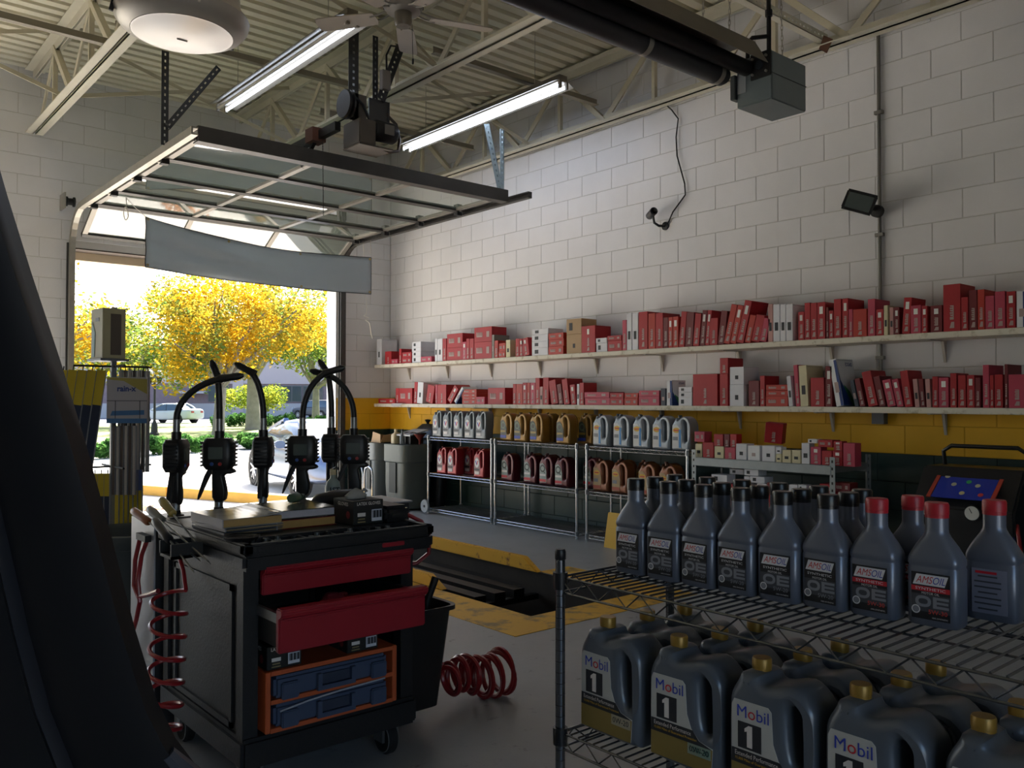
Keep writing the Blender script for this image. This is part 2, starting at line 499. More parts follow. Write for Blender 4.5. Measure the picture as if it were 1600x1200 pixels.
# ---- outside ground
m_conc = M('sunlit_concrete', '#c9c4ba', .8, var=.06, vscale=1.2)
m_road = M('street_asphalt', '#78777c', .85, var=.08, vscale=.8)
m_grass = M('lawn', '#596f24', .9, col2='#73762f', vscale=.9, thr=(.35, .6))
m_mulch = M('mulch', '#8a5a3c', .9, var=.2, vscale=4)
def gz(y):
    return 0 if y < 10.3 else (-.45 if y > 13 else -.45*(y-10.3)/2.7)
g = MB()
ys = [DY+.2, 10.3, 13, 15, 17, 24]
for a, b in zip(ys, ys[1:]): g.quad((-14, a, gz(a)-.01), (30, a, gz(a)-.01), (30, b, gz(b)-.01), (-14, b, gz(b)-.01))
g.quad((-60, 24, -.46), (90, 24, -.46), (90, 28, -.46), (-60, 28, -.46))
g.quad((-14, -3.4, -.01), (30, -3.4, -.01), (30, -40, -.3), (-14, -40, -.3))
tag(g.build('ground_apron', m_conc), 'bright concrete apron outside the open door', kind='structure')
tag(MB().quad((-80, 28, -.46), (110, 28, -.46), (110, 36, -.46), (-80, 36, -.46)).build('ground_street', m_road), 'grey street beyond the hedge', kind='structure')
tag(MB().quad((-80, 36, -.45), (110, 36, -.45), (110, 62, -.40), (-80, 62, -.40)).build('ground_lawn', m_grass), 'sunlit lawn across the street', kind='structure')
tag(MB().quad((-80, 62, -.42), (110, 62, -.42), (110, 110, -.42), (-80, 110, -.42)).build('ground_lot', m_road), 'parking lot before the brick building', kind='structure')
# ================================================================ overhead door
m_alu = M('brushed_grey_aluminium', '#8b867e', .45, .6, var=.08, vscale=6)
m_alu_dk = M('dark_grey_aluminium', '#4a4845', .5, .5, var=.12, vscale=7)
m_track = M('galvanised_track', '#a8a49a', .45, .7, var=.1, vscale=8)
m_black = M('matt_black', '#141414', .6)
m_blackp = M('black_plastic', '#17181b', .38)
m_rubber = M('black_rubber', '#0f0f10', .75)
def glass_mat(name, col, rough, a, haze=.0):
    mt = M(name, col, rough, 0, trans=1.0)
    t = mt.node_tree; b = t.nodes['Principled BSDF']; out = [n for n in t.nodes if n.type == 'OUTPUT_MATERIAL'][0]
    tr = t.nodes.new('ShaderNodeBsdfTransparent'); tr.inputs[0].default_value = lin(col)
    gl = t.nodes.new('ShaderNodeBsdfGlossy'); gl.inputs['Roughness'].default_value = rough
    fr = t.nodes.new('ShaderNodeFresnel'); fr.inputs[0].default_value = 1.5
    ad = t.nodes.new('ShaderNodeMath'); ad.operation = 'ADD'; ad.use_clamp = True; ad.inputs[1].default_value = a
    mx = t.nodes.new('ShaderNodeMixShader')
    t.links.new(fr.outputs[0], ad.inputs[0]); t.links.new(ad.outputs[0], mx.inputs[0])
    df = t.nodes.new('ShaderNodeBsdfTranslucent'); df.inputs[0].default_value = lin(col)
    d2 = t.nodes.new('ShaderNodeBsdfDiffuse'); d2.inputs[0].default_value = lin(col)
    m3 = t.nodes.new('ShaderNodeMixShader'); t.links.new(df.outputs[0], m3.inputs[1]); t.links.new(d2.outputs[0], m3.inputs[2])
    m2 = t.nodes.new('ShaderNodeMixShader'); m2.inputs[0].default_value = haze
    t.links.new(tr.outputs[0], m2.inputs[1]); t.links.new(m3.outputs[0], m2.inputs[2])
    t.links.new(m2.outputs[0], mx.inputs[1]); t.links.new(gl.outputs[0], mx.inputs[2]); t.links.new(mx.outputs[0], out.inputs[0])
    return mt
m_pane = glass_mat('door_glass', '#cddccf', .03, .18, .35)
m_carglass = M('car_window_glass', '#2c4257', .05, .0, spec=.9)
DX0, DX1 = 2.30, 5.24
door = link('door_1', None); tag(door, 'glass sectional overhead door rolled up under the roof', kind='structure')
ZD = 3.24
rails_y = [6.36, 7.06, 7.76, 8.46, 9.14]
end_pt = (9.62, 2.98)
def section(ya, za, yb, zb, first):
    # stiles and panes between two rails, lying in the plane from (ya,za) to (yb,zb)
    s = link('door_section', None, door, (0, ya, za), (math.atan2(zb-za, yb-ya), 0, 0))
    L = math.hypot(yb-ya, zb-za)
    MB().box(DX0, DX1, .0, .045, -.022, .022).build('rail', m_alu_dk, s)
    MB().box(DX0, DX1, L-.05, L-.004, -.022, .022).build('rail', m_alu_dk if not first else m_alu_dk, s)
    xs = [DX0, DX0+.98, DX0+1.96, DX1]
    for i, x in enumerate(xs):
        w = .05
        x0 = x if i == 0 else (x-w if i == 3 else x-w/2)
        MB().box(x0, x0+w, .045, L-.05, -.018, .018).build('stile', m_alu, s)
    for i in range(3):
        MB().box(xs[i]+.03, xs[i+1]-.03, .045, L-.05, -.003, .003).build('pane', m_pane, s)
for i in range(4): section(rails_y[i], ZD, rails_y[i+1], ZD, i == 0)
section(rails_y[4], ZD, end_pt[0], end_pt[1], False)
# stiffening strut on the leading edge
MB().prism([(6.26, ZD-.055), (6.36, ZD-.055), (6.36, ZD-.045), (6.275, ZD-.045), (6.275, ZD+.05), (6.33, ZD+.05), (6.33, ZD+.06), (6.26, ZD+.06)], DX0-.02, DX1+.02, 'x').build('stiffening_strut', m_alu_dk, door)
for y in rails_y[1:]:
    for x in (DX0-.03, DX1-.02):
        MB().box(x, x+.06, y-.035, y+.03, ZD-.06, ZD-.022).build('hinge', m_black, door)
    for x0, sx in ((DX0, -1), (DX1, 1)):
        MB().lathe([(.0, -.012), (.024, -.012), (.024, .012), (0, .012)], 12, (x0+sx*.045, y, ZD-.03), 'x').build('roller', m_track, door, smooth=True)
# tracks: vertical leg, bend, horizontal run
def track(x, side, yend):
    pts = [(x, DY-.07, .02), (x, DY-.07, 2.75)]
    for k in range(1, 8):
        a = k/8*PI/2; r = .42
        pts.append((x, DY-.07-r+r*math.cos(a), 2.80+r*math.sin(a)*1.0))
    pts += [(x, 9.1, ZD-.02), (x, yend, ZD-.02)]
    b = MB()
    for (p, q) in zip(pts, pts[1:]):
        b.bar(p, q, .008, .055, (1, 0, 0)) if False else None
    # C-shaped channel swept along the path
    rings = []
    prof = [(-.025, -.03), (.025, -.03), (.025, -.018), (-.013, -.018), (-.013, .018), (.025, .018), (.025, .03), (-.025, .03)]
    for i, p in enumerate(pts):
        a = Vector(pts[max(i-1, 0)]); c = Vector(pts[min(i+1, len(pts)-1)]); d = (c-a).normalized()
        nrm = Vector((0, -d.z, d.y))
        rings.append([Vector(p)+Vector((-side*q[0], 0, 0))+nrm*q[1] for q in prof])
    b.loft(rings)
    b.build('track', m_track if side < 0 else m_alu_dk, door)
track(2.215, -1, 6.15); track(5.325, 1, 6.02)
for side, x in ((-1, 2.19), (1, 5.36)):
    MB().box(x-.012, x+.05, DY-.035, DY-.004, 0, 2.9).build('jamb_angle', m_alu_dk, door)
MB().lathe([(.0, 0), (.05, 0), (.05, .02), (.035, .025), (.035, .07), (.05, .075), (.05, .09), (0, .09)], 18, (2.13, DY-.14, 3.30), 'x').build('cable_drum', m_black, door, smooth=True)
MB().box(2.11, 2.125, DY-.20, DY-.004, 3.22, 3.38).build('bearing_plate', m_track, door)
# header lintel and outside fascia
tag(MB().box(2.242, 5.298, DY+.002, DY+.198, OPZ-.014, OPZ-.002).build('trim_2', M('rusty_lintel', '#4b4038', .7, var=.2, vscale=12)), 'dark steel lintel over the door opening', kind='structure')
tag(MB().box(2.1, 5.45, DY+.2, DY+.32, OPZ-.1, OPZ+.3).build('trim_3', M('beige_fascia', '#c9b79b', .7)), 'beige fascia board outside above the door', kind='structure')
tag(MB().box(5.29, 5.298, DY+.002, DY+.24, 0, OPZ-.014).build('trim_4', M('pale_jamb', '#cdd0d6', .6)), 'pale jamb board at the right of the opening', kind='structure')
# hanging perforated angles of the door tracks
def perf(name, a, b, w, mat, parent, hole=True, up=(0, 1, 0)):
    """perforated angle: two legs with a row of open holes left between strips and rungs"""
    a = Vector(a); b = Vector(b); d = (b-a); L = d.length; d.normalize()
    o = link(name, None, parent)
    x = d.cross(Vector(up)).normalized()
    if x.length < .1: x = Vector((1, 0, 0))
    y = x.cross(d).normalized()
    n = max(2, int(L/.05)); t = .004
    # leg one carries holes: built as two side strips and rungs between the holes
    bld = MB()
    def strip(u0, u1, s0, s1):
        p = [a+x*u+y*v+d*s for s in (s0, s1) for u in (u0, u1) for v in (0, t)]
        bld.add(p, [(0, 1, 3, 2), (4, 6, 7, 5), (0, 4, 5, 1), (2, 3, 7, 6), (0, 2, 6, 4), (1, 5, 7, 3)])
    h = w*.11
    strip(-w/2, -h, 0, L); strip(h, w/2, 0, L)
    step = L/n
    for i in range(n+1):
        s0 = max(0, i*step-step*.30); s1 = min(L, i*step+step*.30)
        strip(-h, h, s0, s1)
    me = bld.mesh(name, mat)
    bm = bmesh.new(); bm.from_mesh(me); bmesh.ops.remove_doubles(bm, verts=bm.verts, dist=1e-5); bm.to_mesh(me); bm.free()
    link('perforated_leg', me, o)
    p = [a+x*(-w/2)+y*v+d*s+x*u for s in (0, L) for u in (0, t) for v in (0, w)]
    MB().add(p, [(0, 1, 3, 2), (4, 6, 7, 5), (0, 4, 5, 1), (2, 3, 7, 6), (0, 2, 6, 4), (1, 5, 7, 3)]).build('plain_leg', mat, o)
    return o
m_hang = M('dark_perforated_angle', '#4a4b4d', .45, .7)
m_hang_l = M('pale_blue_grey_angle', '#a3b4bb', .45, .5)
perf('hanger', (2.19, 6.72, ZD), (2.19, 6.72, 3.97), .055, m_hang, door)
perf('hanger', (2.205, 6.70, ZD+.14), (2.60, 6.70, 3.94), .05, m_hang, door)
perf('hanger', (5.34, 6.45, ZD), (5.34, 6.45, 3.95), .05, m_hang_l, door)
perf('hanger', (5.32, 6.42, ZD), (5.12, 6.42, 3.95), .07, m_hang_l, door)
# pull rope knotted at the door edge
t = thing('pull_rope', 'short white rope tied in a loop at the door edge', 'rope', (2.42, 8.5, ZD-.05))
pts = [(0, 0, 0), (.005, 0, -.06), (.0, 0, -.1)]
MB().tube(pts, .004, 6).build('cord', M('white_rope', '#cfcac0', .8), t, smooth=True)
MB().tube([(.02*math.cos(a)+.0, .004*math.sin(3*a), -.155+.055*math.sin(a)) for a in [i*2*PI/14 for i in range(14)]], .004, 6, closed=True).build('loop', M('white_rope'), t, smooth=True)
MB().lathe([(0, -.02), (.012, -.012), (.014, 0), (.012, .012), (0, .02)], 10, (0, 0, -.1)).build('knot', M('white_rope'), t, smooth=True)
# banner seen from its plain back
t = thing('banner', 'plain grey back of a vinyl banner hanging below the door', 'banner', (0, 0, 0))
def banner():
    nx, nz = 40, 10; vs = []; fs = []
    for i in range(nx+1):
        u = i/nx
        top = 3.10-.125*u-.105*math.sin(u*PI)**.9*(1-.3*u)
        bot = 2.60-.06*u-.02*math.sin(u*PI)
        bot -= .015*math.sin(u*PI)
        for k in range(nz+1):
            v = k/nz
            wob = .025*math.sin(u*9+v*3)*math.sin(PI*u)+.03*math.sin(v*5+u*4)*u*(1-u)*2
            fold = .02*math.sin((v+.5*u)*14)*math.exp(-((u-.25)/.3)**2)
            vs.append((2.70+2.58*u, 8.82+wob+fold, bot+(top-bot)*v))
    for i in range(nx):
        for k in range(nz):
            a = i*(nz+1)+k; fs.append((a, a+nz+1, a+nz+2, a+1))
    b = MB().add(vs, fs); mv = M('grey_vinyl', '#b3bcc4', .55, var=.04, vscale=3)
    tn = mv.node_tree; pb = tn.nodes['Principled BSDF']; ou = [n for n in tn.nodes if n.type == 'OUTPUT_MATERIAL'][0]
    tl = tn.nodes.new('ShaderNodeBsdfTranslucent'); tl.inputs[0].default_value = lin('#b3bcc4'); mxs = tn.nodes.new('ShaderNodeMixShader'); mxs.inputs[0].default_value = .35
    tn.links.new(pb.outputs[0], mxs.inputs[1]); tn.links.new(tl.outputs[0], mxs.inputs[2]); tn.links.new(mxs.outputs[0], ou.inputs[0])
    me = b.mesh('sheet', mv, 60)
    o = link('sheet', me, t); md = o.modifiers.new('thickness', 'SOLIDIFY'); md.thickness = .002
    E = {'bottom': [vs[i*(nz+1)] for i in range(nx+1)], 'top': [vs[i*(nz+1)+nz] for i in range(nx+1)], 'left': [vs[k] for k in range(nz+1)], 'right': [vs[nx*(nz+1)+k] for k in range(nz+1)]}
    for n_, p in E.items(): MB().tube(p, .005, 5).build('hem', M('banner_hem', '#3c3f42', .6), t)
    for i, k in ((0, 0), (0, nz), (nx, 0), (nx, nz), (nx//3, 0), (2*nx//3, 0), (nx//3, nz), (2*nx//3, nz)):
        p = vs[i*(nz+1)+k]; dz = .022 if k == 0 else -.022; dx = .02 if i == 0 else (-.02 if i == nx else 0)
        MB().lathe([(.006, -.003), (.013, -.003), (.013, .003), (.006, .003)], 12, (p[0]+dx, p[1]-.004, p[2]+dz), 'y', cap=False).build('grommet', M('brass', '#b79b4a', .3, 1), t)
    return vs, nz, nx
bv, bnz, bnx = banner()
for p, q in (((2.70, 8.82, 3.10), (2.42, 8.5, ZD-.05)), ((5.28, 8.82, 2.975), (5.32, 8.9, 3.2))):
    MB().tube([p, ((p[0]+q[0])/2, (p[1]+q[1])/2, (p[2]+q[2])/2-.01), q], .003, 5).build('tie_cord', M('white_rope'), t)
t = thing('loose_string', 'frayed white string dangling near the corner by the banner', 'string', (5.42, 9.2, 2.4))
MB().tube([(-.09, -.10, .82), (-.03, -.03, .6), (.01, .02, .3), (.02, .0, .1), (.03, 0, -.05)], .003, 5).build('cord', M('white_rope'), t)
MB().tube([(.03, 0, -.05), (0, .02, -.08), (.06, 0, -.1), (.02, .01, -.13), (.07, 0, -.17), (.10, .01, -.3), (.115, 0, -.36)], .004, 5).build('tangle', M('white_rope'), t)

# ================================================================ door opener
t = thing('door_opener', 'dark jackshaft door opener with pulley and motor above the door', 'door opener', (3.56, 5.98, 3.33))
m_oil = M('greasy_black_metal', '#1d1c1b', .45, .4, var=.3, vscale=20)
m_boxg = M('brown_grey_box', '#544d45', .55, .2, var=.1, vscale=8)
MB().box(-.15, .0, -.10, .16, -.02, .18).build('gearbox', m_boxg, t, bevel=.006)
MB().box(-.15, .16, -.10, .16, -.03, -.018).build('base_plate', m_boxg, t)
MB().lathe([(.0, -.03), (.11, -.03), (.115, -.012), (.09, -.008), (.09, .008), (.115, .012), (.11, .03), (.03, .035), (.0, .035)], 28, (-.20, .02, .30), 'x').build('pulley', m_oil, t, smooth=True)
MB().lathe([(.0, 0), (.075, 0), (.085, .015), (.085, .19), (.07, .21), (0, .215)], 24, (.03, .0, .14), 'x').build('motor', m_oil, t, smooth=True)
MB().box(.09, .18, -.088, -.082, .10, .18).build('name_plate', M('motor_plate', '#777470', .4, .5), t)
MB().box(-.16, .0, .05, .06, .2, .42).build('side_plate', m_boxg, t)
MB().box(.03, .22, .06, .075, .2, .42).build('control_plate', m_hang, t)
MB().prism([(-.02, .18), (.20, .20), (.22, .42), (.22, .2)], .05, .06, 'y').build('gusset', m_hang, t)
MB().tube([(-.16, .02, .40), (-.05, .02, .33), (.02, .02, .2)], .011, 6).build('belt', m_rubber, t)
MB().tube([(.20, .07, .32), (.27, .03, .24), (.285, .0, .1), (.25, -.03, .0), (.16, -.05, -.03), (.1, -.05, -.02)], .013, 8).build('flexible_conduit', M('armoured_conduit', '#4a403a', .4, .5), t, smooth=True)
perf('hanger', (-.12, .05, .2), (-.12, .05, .98), .09, m_hang, t)
perf('hanger', (.10, .08, .2), (.10, .08, .95), .05, m_hang, t)
perf('hanger', (.13, .04, .42), (.36, .10, .95), .08, m_hang, t)
MB().box(.12, .20, .0, .05, .50, .66).build('junction_box', M('box_grey', '#77716a', .5), t, bevel=.004)
MB().tube([(.17, .02, .66), (.18, .04, .8), (.26, .1, .92), (.4, .2, .98)], .008, 6).build('cable', m_black, t, smooth=True)
# rail to the header, with the drawbar arm and pull chain
MB().bar((-.26, .05, .12), (-.30, 3.55, .05), .05, .07).build('rail', m_oil, t)
MB().box(-.34, -.22, .32, .45, .06, .17).build('trolley', M('rusty_trolley', '#5b3423', .7), t)
MB().bar((-.28, .36, .10), (-.30, .58, -.10), .03, .02).build('arm', m_oil, t)
MB().bar((-.30, .58, -.10), (-.24, .36, -.04), .03, .02).build('arm', m_oil, t)
def chain(name, a, b, parent, mat, r=.008, step=.022):
    a = Vector(a); b = Vector(b); n = max(2, int((b-a).length/step)); d = (b-a).normalized()
    x = d.cross(Vector((1, .2, 0))).normalized(); y = d.cross(x); bld = MB()
    for i in range(n):
        c = a+(b-a)*((i+.5)/n); ax = x if i % 2 else y
        bld.tube([c+ax*r*.55*math.cos(t_)+d*step*.72*math.sin(t_) for t_ in [k*PI/4 for k in range(8)]], r*.22, 4, closed=True)
    return tag(bld.build(name, mat, parent), kind='stuff')
chain('pull_chain', (-.26, .30, .06), (-.26, .28, -.55), t, m_oil)

# ================================================================ lights
m_tube = M('lit_tube', '#dfeaff', .3, emit=TUBE_EMIT)
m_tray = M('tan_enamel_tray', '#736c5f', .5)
m_tube_off = M('unlit_tube', '#c9c3b8', .3)
m_tin = M('light_tin', '#a9a698', .4, .3)
def fluorescent(x, y0, y1, label, dark=None):
    t = thing('fluorescent_light', label, 'ceiling light', (x, (y0+y1)/2, 4.0), group='fluorescent ceiling lights')
    L = (y1-y0)/2
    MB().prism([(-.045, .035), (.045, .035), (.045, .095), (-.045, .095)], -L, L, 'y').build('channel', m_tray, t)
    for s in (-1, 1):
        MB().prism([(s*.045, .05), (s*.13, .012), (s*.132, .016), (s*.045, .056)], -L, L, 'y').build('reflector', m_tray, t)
    for s in (-1, 1):
        MB().lathe([(.0135, -L+.02), (.0135, L-.02)], 12, (s*.04, 0, .0), 'y').build('tube', m_tube_off if s == dark else m_tube, t, smooth=True)
        for e in (-1, 1):
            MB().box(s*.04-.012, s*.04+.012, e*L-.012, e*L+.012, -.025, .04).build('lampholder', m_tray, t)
    for e in (-.7, .7):
        MB().tube([(0, e*L, .095), (0, e*L, .58)], .003, 5).build('hanger_wire', m_tin, t)
    return t
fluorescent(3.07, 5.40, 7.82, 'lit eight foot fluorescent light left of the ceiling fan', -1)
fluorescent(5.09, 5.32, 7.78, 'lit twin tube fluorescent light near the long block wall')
# high bay lamp
t = thing('high_bay_lamp', 'large round high bay lamp with frosted lens at upper left', 'ceiling light', (1.47, 4.26, 3.14))
m_spun = M('spun_aluminium', '#b9b2a8', .42, .35, var=.05, vscale=8)
MB().lathe([(.240, -.05), (.285, -.03), (.312, .005), (.318, .03), (.310, .045)], 48, cap=False).build('trim_ring', m_spun, t, smooth=True)
MB().lathe([(.300, .045), (.275, .10), (.26, .28), (.16, .42), (.1, .5), (.0, .5)], 48, cap=False).build('reflector', m_spun, t, smooth=True)
m_lens = M('frosted_lens', '#efe6e0', .25, emit=.0, bump=.0)
def lens():
    pr = []
    for i in range(25):
        r = .238*i/24; pr.append((max(r, 1e-5), -.052-.018*math.cos(r/.238*PI/2)+(.0012 if i % 2 else 0)))
    return MB().lathe(pr, 48, cap=False)
lens().build('lens', m_lens, t, smooth=True)
MB().tube([(-.02, .02, -.071), (.03, .02, -.0705)], .004, 5).build('lens_mark', M('lens_grey', '#9b948d', .5), t)
for a in (.4, 1.7, 3.0, 4.6):
    c, s = math.cos(a), math.sin(a)
    MB().bar((.325*c, .325*s, -.01), (.30*c, .30*s, .10), .02, .012, (-s, c, 0)).build('latch', m_track if a > 4 else m_black, t)
MB().tube([(0, 0, .5), (0, 0, .9)], .03, 12).build('ballast_housing', m_spun, t, smooth=True)
MB().tube([(0, 0, .9), (0, 0, 1.5)], .01, 8).build('stem', m_track, t)
# ceiling fan
t = thing('ceiling_fan', 'grey five blade ceiling fan hanging below the deck', 'ceiling fan', (3.28, 5.06, 3.95))
m_fan = M('fan_grey', '#8d8983', .4, .2)
m_blade = M('fan_blade_tan', '#a39a90', .5, var=.06, vscale=5)
MB().lathe([(.0, -.04), (.05, -.035), (.062, -.005), (.062, .06), (.04, .07)], 24).build('switch_housing', M('fan_brass', '#77726a', .3, .6), t, smooth=True)
MB().lathe([(.07, .06), (.125, .07), (.14, .10), (.14, .17), (.11, .21), (.04, .225)], 28).build('motor', m_fan, t, smooth=True)
for k in range(9):
    a = k*2*PI/9; MB().box(-.006, .006, .13, .143, .095, .16).build('vent_slot', m_black, t, rot=(0, 0, a))
MB().tube([(0, 0, .22), (0, 0, .64)], .013, 8).build('downrod', m_fan, t)
MB().lathe([(.0, .64), (.03, .62), (.07, .66)], 20).build('canopy', m_fan, t, smooth=True)
base_a = math.atan2(.78, .62)
for k in range(5):
    a = base_a+k*2*PI/5+.03
    bl = link('blade', None, t, (0, 0, .045), (0, 0, a))
    MB().prism(smooth_pts([(.20, -.055), (.24, -.068), (.62, -.075), (.66, -.06), (.66, .06), (.62, .075), (.24, .068), (.20, .055)], 1), -.004, .004, 'z').build('panel', m_blade, bl, rot=(.2, 0, 0))
    MB().tube([(.06, 0, .05), (.11, -.03, .03), (.17, -.035, .01), (.24, -.03, 0)], .007, 6).build('blade_arm', m_fan, bl, smooth=True)
    MB().tube([(.06, 0, .05), (.11, .03, .03), (.17, .035, .01), (.24, .03, 0)], .007, 6).build('blade_arm', m_fan, bl, smooth=True)
MB().tube([(.045, -.045, -.02), (.05, -.05, -.26)], .002, 5).build('pull_cord', m_black, t)
MB().lathe([(.0, 0), (.007, .01), (.007, .04), (0, .05)], 8, (.05, -.05, -.31)).build('cord_pull', m_black, t)

# ================================================================ radiant heater
t = thing('radiant_heater', 'gas radiant tube heater with grey burner box by the wall', 'heater', (4.72, 3.16, 3.19))
m_hbox = M('blue_grey_enamel', '#6b7577', .45, .1, var=.04, vscale=6)
MB().box(0, .40, -.13, .13, 0, .31).build('burner_box', m_hbox, t, bevel=.006)
MB().box(.0, .403, -.133, .133, .165, .168).build('lid_seam', M('seam_dark', '#2d3334', .6), t)
MB().box(-.012, 0, -.13, .02, .15, .315).build('flange_plate', m_black, t, bevel=.003)
for y, z in ((-.10, .18), (-.10, .28), (.0, .18), (.0, .28)):
    MB().lathe([(0, -.018), (.008, -.018), (.008, 0), (0, 0)], 8, (-.008, y, z), 'x').build('bolt', m_track, t)
MB().lathe([(.0, -.02), (.028, -.02), (.03, 0), (0, 0)], 14, (-.006, -.05, .23), 'x').build('sight_glass', M('sight_glass', '#454a50', .1), t, smooth=True)
MB().box(-.004, 0, .06, .125, .09, .22).build('rating_plate', M('plate_pale', '#8f9496', .5), t)
MB().box(-.02, .05, .13, .17, .06, .22).build('side_box', M('dark_hbox', '#343a3c', .5), t, bevel=.004)
m_htube = M('black_heater_tube', '#201f21', .55, .3, var=.15, vscale=8)
MB().lathe([(.05, -4.6), (.05, -.02)], 24, (0, .04, .235), 'x').build('emitter_tube', m_htube, t, smooth=True)
MB().lathe([(.066, -4.6), (.066, -.14), (.05, -.11)], 24, (0, .15, .19), 'x').build('return_tube', M('aluminised_tube', '#39393d', .45, .5), t, smooth=True)
for x in (-.2, -.9, -2.4, -3.9):
    MB().lathe([(.0685, -.02), (.0685, .02)], 24, (x, .15, .19), 'x', cap=False).build('clamp', m_track, t, smooth=True)
MB().prism([(-.17, .19), (-.165, .19), (-.07, .345), (.15, .345), (.245, .19), (.25, .19), (.155, .352), (-.075, .352)], -4.6, -.10, 'x').build('reflector_hood', M('hood_grey', '#6d675e', .45, .5, var=.08, vscale=5), t)
for (x, y) in ((-.35, -.06), (-.35, .14)): chain('chain', (x, y, .35), (x+.02, y, .95), t, m_track, .012, .034)
chain('chain', (.30, -.02, .31), (.28, -.02, .86), t, m_track, .012, .034)
MB().tube([(.02, .06, .31), (.02, .06, .42), (.04, .04, .45), (.14, -.02, .47)], .014, 8).build('gas_pipe', M('black_iron_pipe', '#252425', .5, .4), t, smooth=True)
MB().tube([(.14, -.02, .36), (.14, -.02, .98)], .015, 8).build('gas_pipe', M('black_iron_pipe'), t, smooth=True)
MB().lathe([(.0, 0), (.024, 0), (.024, .04), (0, .04)], 8, (.14, -.02, .60)).build('union', M('black_iron_pipe'), t)
t = thing('strut_channel', 'perforated strut above the heater burner box', 'strut', (0, 0, 0))
perf('channel', (4.0, 3.35, 4.02), (5.97, 3.35, 4.02), .06, m_joist, t, up=(0, 1, 0))
MB().prism([(-.05, 0), (.02, .05), (.06, -.04), (.0, -.09)], -.004, .004, 'x').build('bent_clip', M('rusty_clip', '#5a3a28', .7), t, (5.90, 3.32, 3.97))

# ================================================================ camera, flood light, conduit
t = thing('security_camera', 'small black bullet security camera on the white block wall', 'camera', (WX, 5.02, 2.93))
MB().lathe([(.0, 0), (.038, 0), (.038, -.012), (0, -.014)], 18, (0, 0, -.06), 'x').build('wall_base', m_blackp, t, smooth=True)
MB().tube([(-.01, 0, -.06), (-.06, .03, -.06), (-.10, .05, -.035), (-.11, .055, .02)], .012, 8).build('arm', m_blackp, t, smooth=True)
MB().lathe([(.0, -.09), (.034, -.085), (.036, .05), (.028, .055), (.02, .045), (.0, .045)], 20).build('body', m_blackp, t, (-.115, .06, .055), (PI/2*.92, 0, -.55), smooth=True)
MB().lathe([(.0, .048), (.02, .048), (.016, .053), (0, .056)], 16).build('lens', M('camera_lens', '#0b0c10', .1), t, (-.115, .06, .055), (PI/2*.92, 0, -.55), smooth=True)
t = thing('camera_cable', 'thin black cable hanging down the wall to the camera', 'cable', (WX-.01, 5.02, 2.93))
MB().tube([(0, -.03, -.05), (-.01, -.10, .05), (-.01, -.24, .18), (-.012, -.235, .28), (-.012, -.15, .55), (-.012, -.14, .72), (-.012, -.165, .88), (-.012, -.09, .98), (-.012, -.03, 1.04), (-.012, -.035, 1.08)], .0065, 6).build('cord', m_rubber, t, smooth=True)
t = thing('conduit', 'grey electrical conduit running down the block wall', 'conduit', (WX-.018, 3.01, 1.28))
MB().tube([(0, 0, 0), (0, 0, 2.75)], .0135, 10).build('pipe', M('conduit_grey', '#7f7c76', .4, .5), t, smooth=True)
for z in (.3, 1.2, 2.1):
    MB().box(-.016, .016, -.03, .03, z, z+.025).build('strap', M('conduit_grey'), t)
MB().box(-.05, .012, -.045, .045, -.17, -.055).build('outlet_box', M('box_steel', '#5d6064', .5, .3), t)
t = thing('flood_light', 'black rectangular flood light mounted on the conduit', 'wall light', (WX-.034, 3.01, 2.66))
fl_ = link('head', None, t, (-.16, .05, .04), (.38, .05, .30))
MB().loft([[(-.055, sy*.10, sz*.07) for sy, sz in ((-1, -1), (1, -1), (1, 1), (-1, 1))], [(.0, sy*.09, sz*.06) for sy, sz in ((-1, -1), (1, -1), (1, 1), (-1, 1))], [(.07, sy*.04, sz*.03) for sy, sz in ((-1, -1), (1, -1), (1, 1), (-1, 1))]]).build('housing', m_black, fl_, bevel=.006)
MB().box(-.062, -.056, -.088, .088, -.055, .055).build('reflector', M('flood_reflector', '#c4c8ca', .4, .1), fl_)
MB().box(-.066, -.063, -.095, .095, -.062, .062).build('glass', glass_mat('lamp_glass_clear', '#e6ecec', .05, .03), fl_)
for s in (-1, 1): MB().box(-.068, -.05, -.103, .103, s*.066-.008, s*.066+.008).build('bezel', m_black, fl_)
for s in (-1, 1): MB().box(-.068, -.05, s*.10-.008, s*.10+.008, -.06, .06).build('bezel', m_black, fl_)
MB().tube([(-.0, 0, .0), (-.06, .01, .02), (-.13, .03, .02)], .016, 8).build('knuckle', m_black, t, smooth=True)
MB().lathe([(.0, .0), (.045, .0), (.045, -.04), (.0, -.045)], 18, (.0, 0, 0), 'x').build('junction_box', m_black, t, smooth=True)
# ================================================================ wall shelves and filter boxes
m_board = M('worn_white_board', '#d8d2c2', .65, col2='#a69a80', vscale=14, thr=(.3, .45), bump=.3, bscale=30)
m_brk = M('painted_bracket', '#b9b3a8', .6)
def wall_shelf(z, label):
    t = thing('wall_shelf', label, 'shelf', (WX, 0, z), group='long wall shelves')
    MB().box(-.285, -.001, 1.2, 9.62, -.042, 0).build('board', m_board, t, bevel=.004, seg=1)
    y = 9.2
    while y > 1.4:
        br = link('bracket', None, t, (0, y, -.042))
        MB().box(-.26, 0, -.012, .012, -.006, 0).build('arm', m_brk, br)
        MB().prism([(-.006, -.15), (0, -.15), (0, 0), (-.05, 0)], -.009, .009, 'y').build('leg', m_brk, br)
        y -= .83
    return t
ZU, ZL = 1.735, 1.235
wall_shelf(ZU, 'upper long white painted wall shelf holding filter boxes')
wall_shelf(ZL, 'lower long white painted wall shelf holding filter boxes')
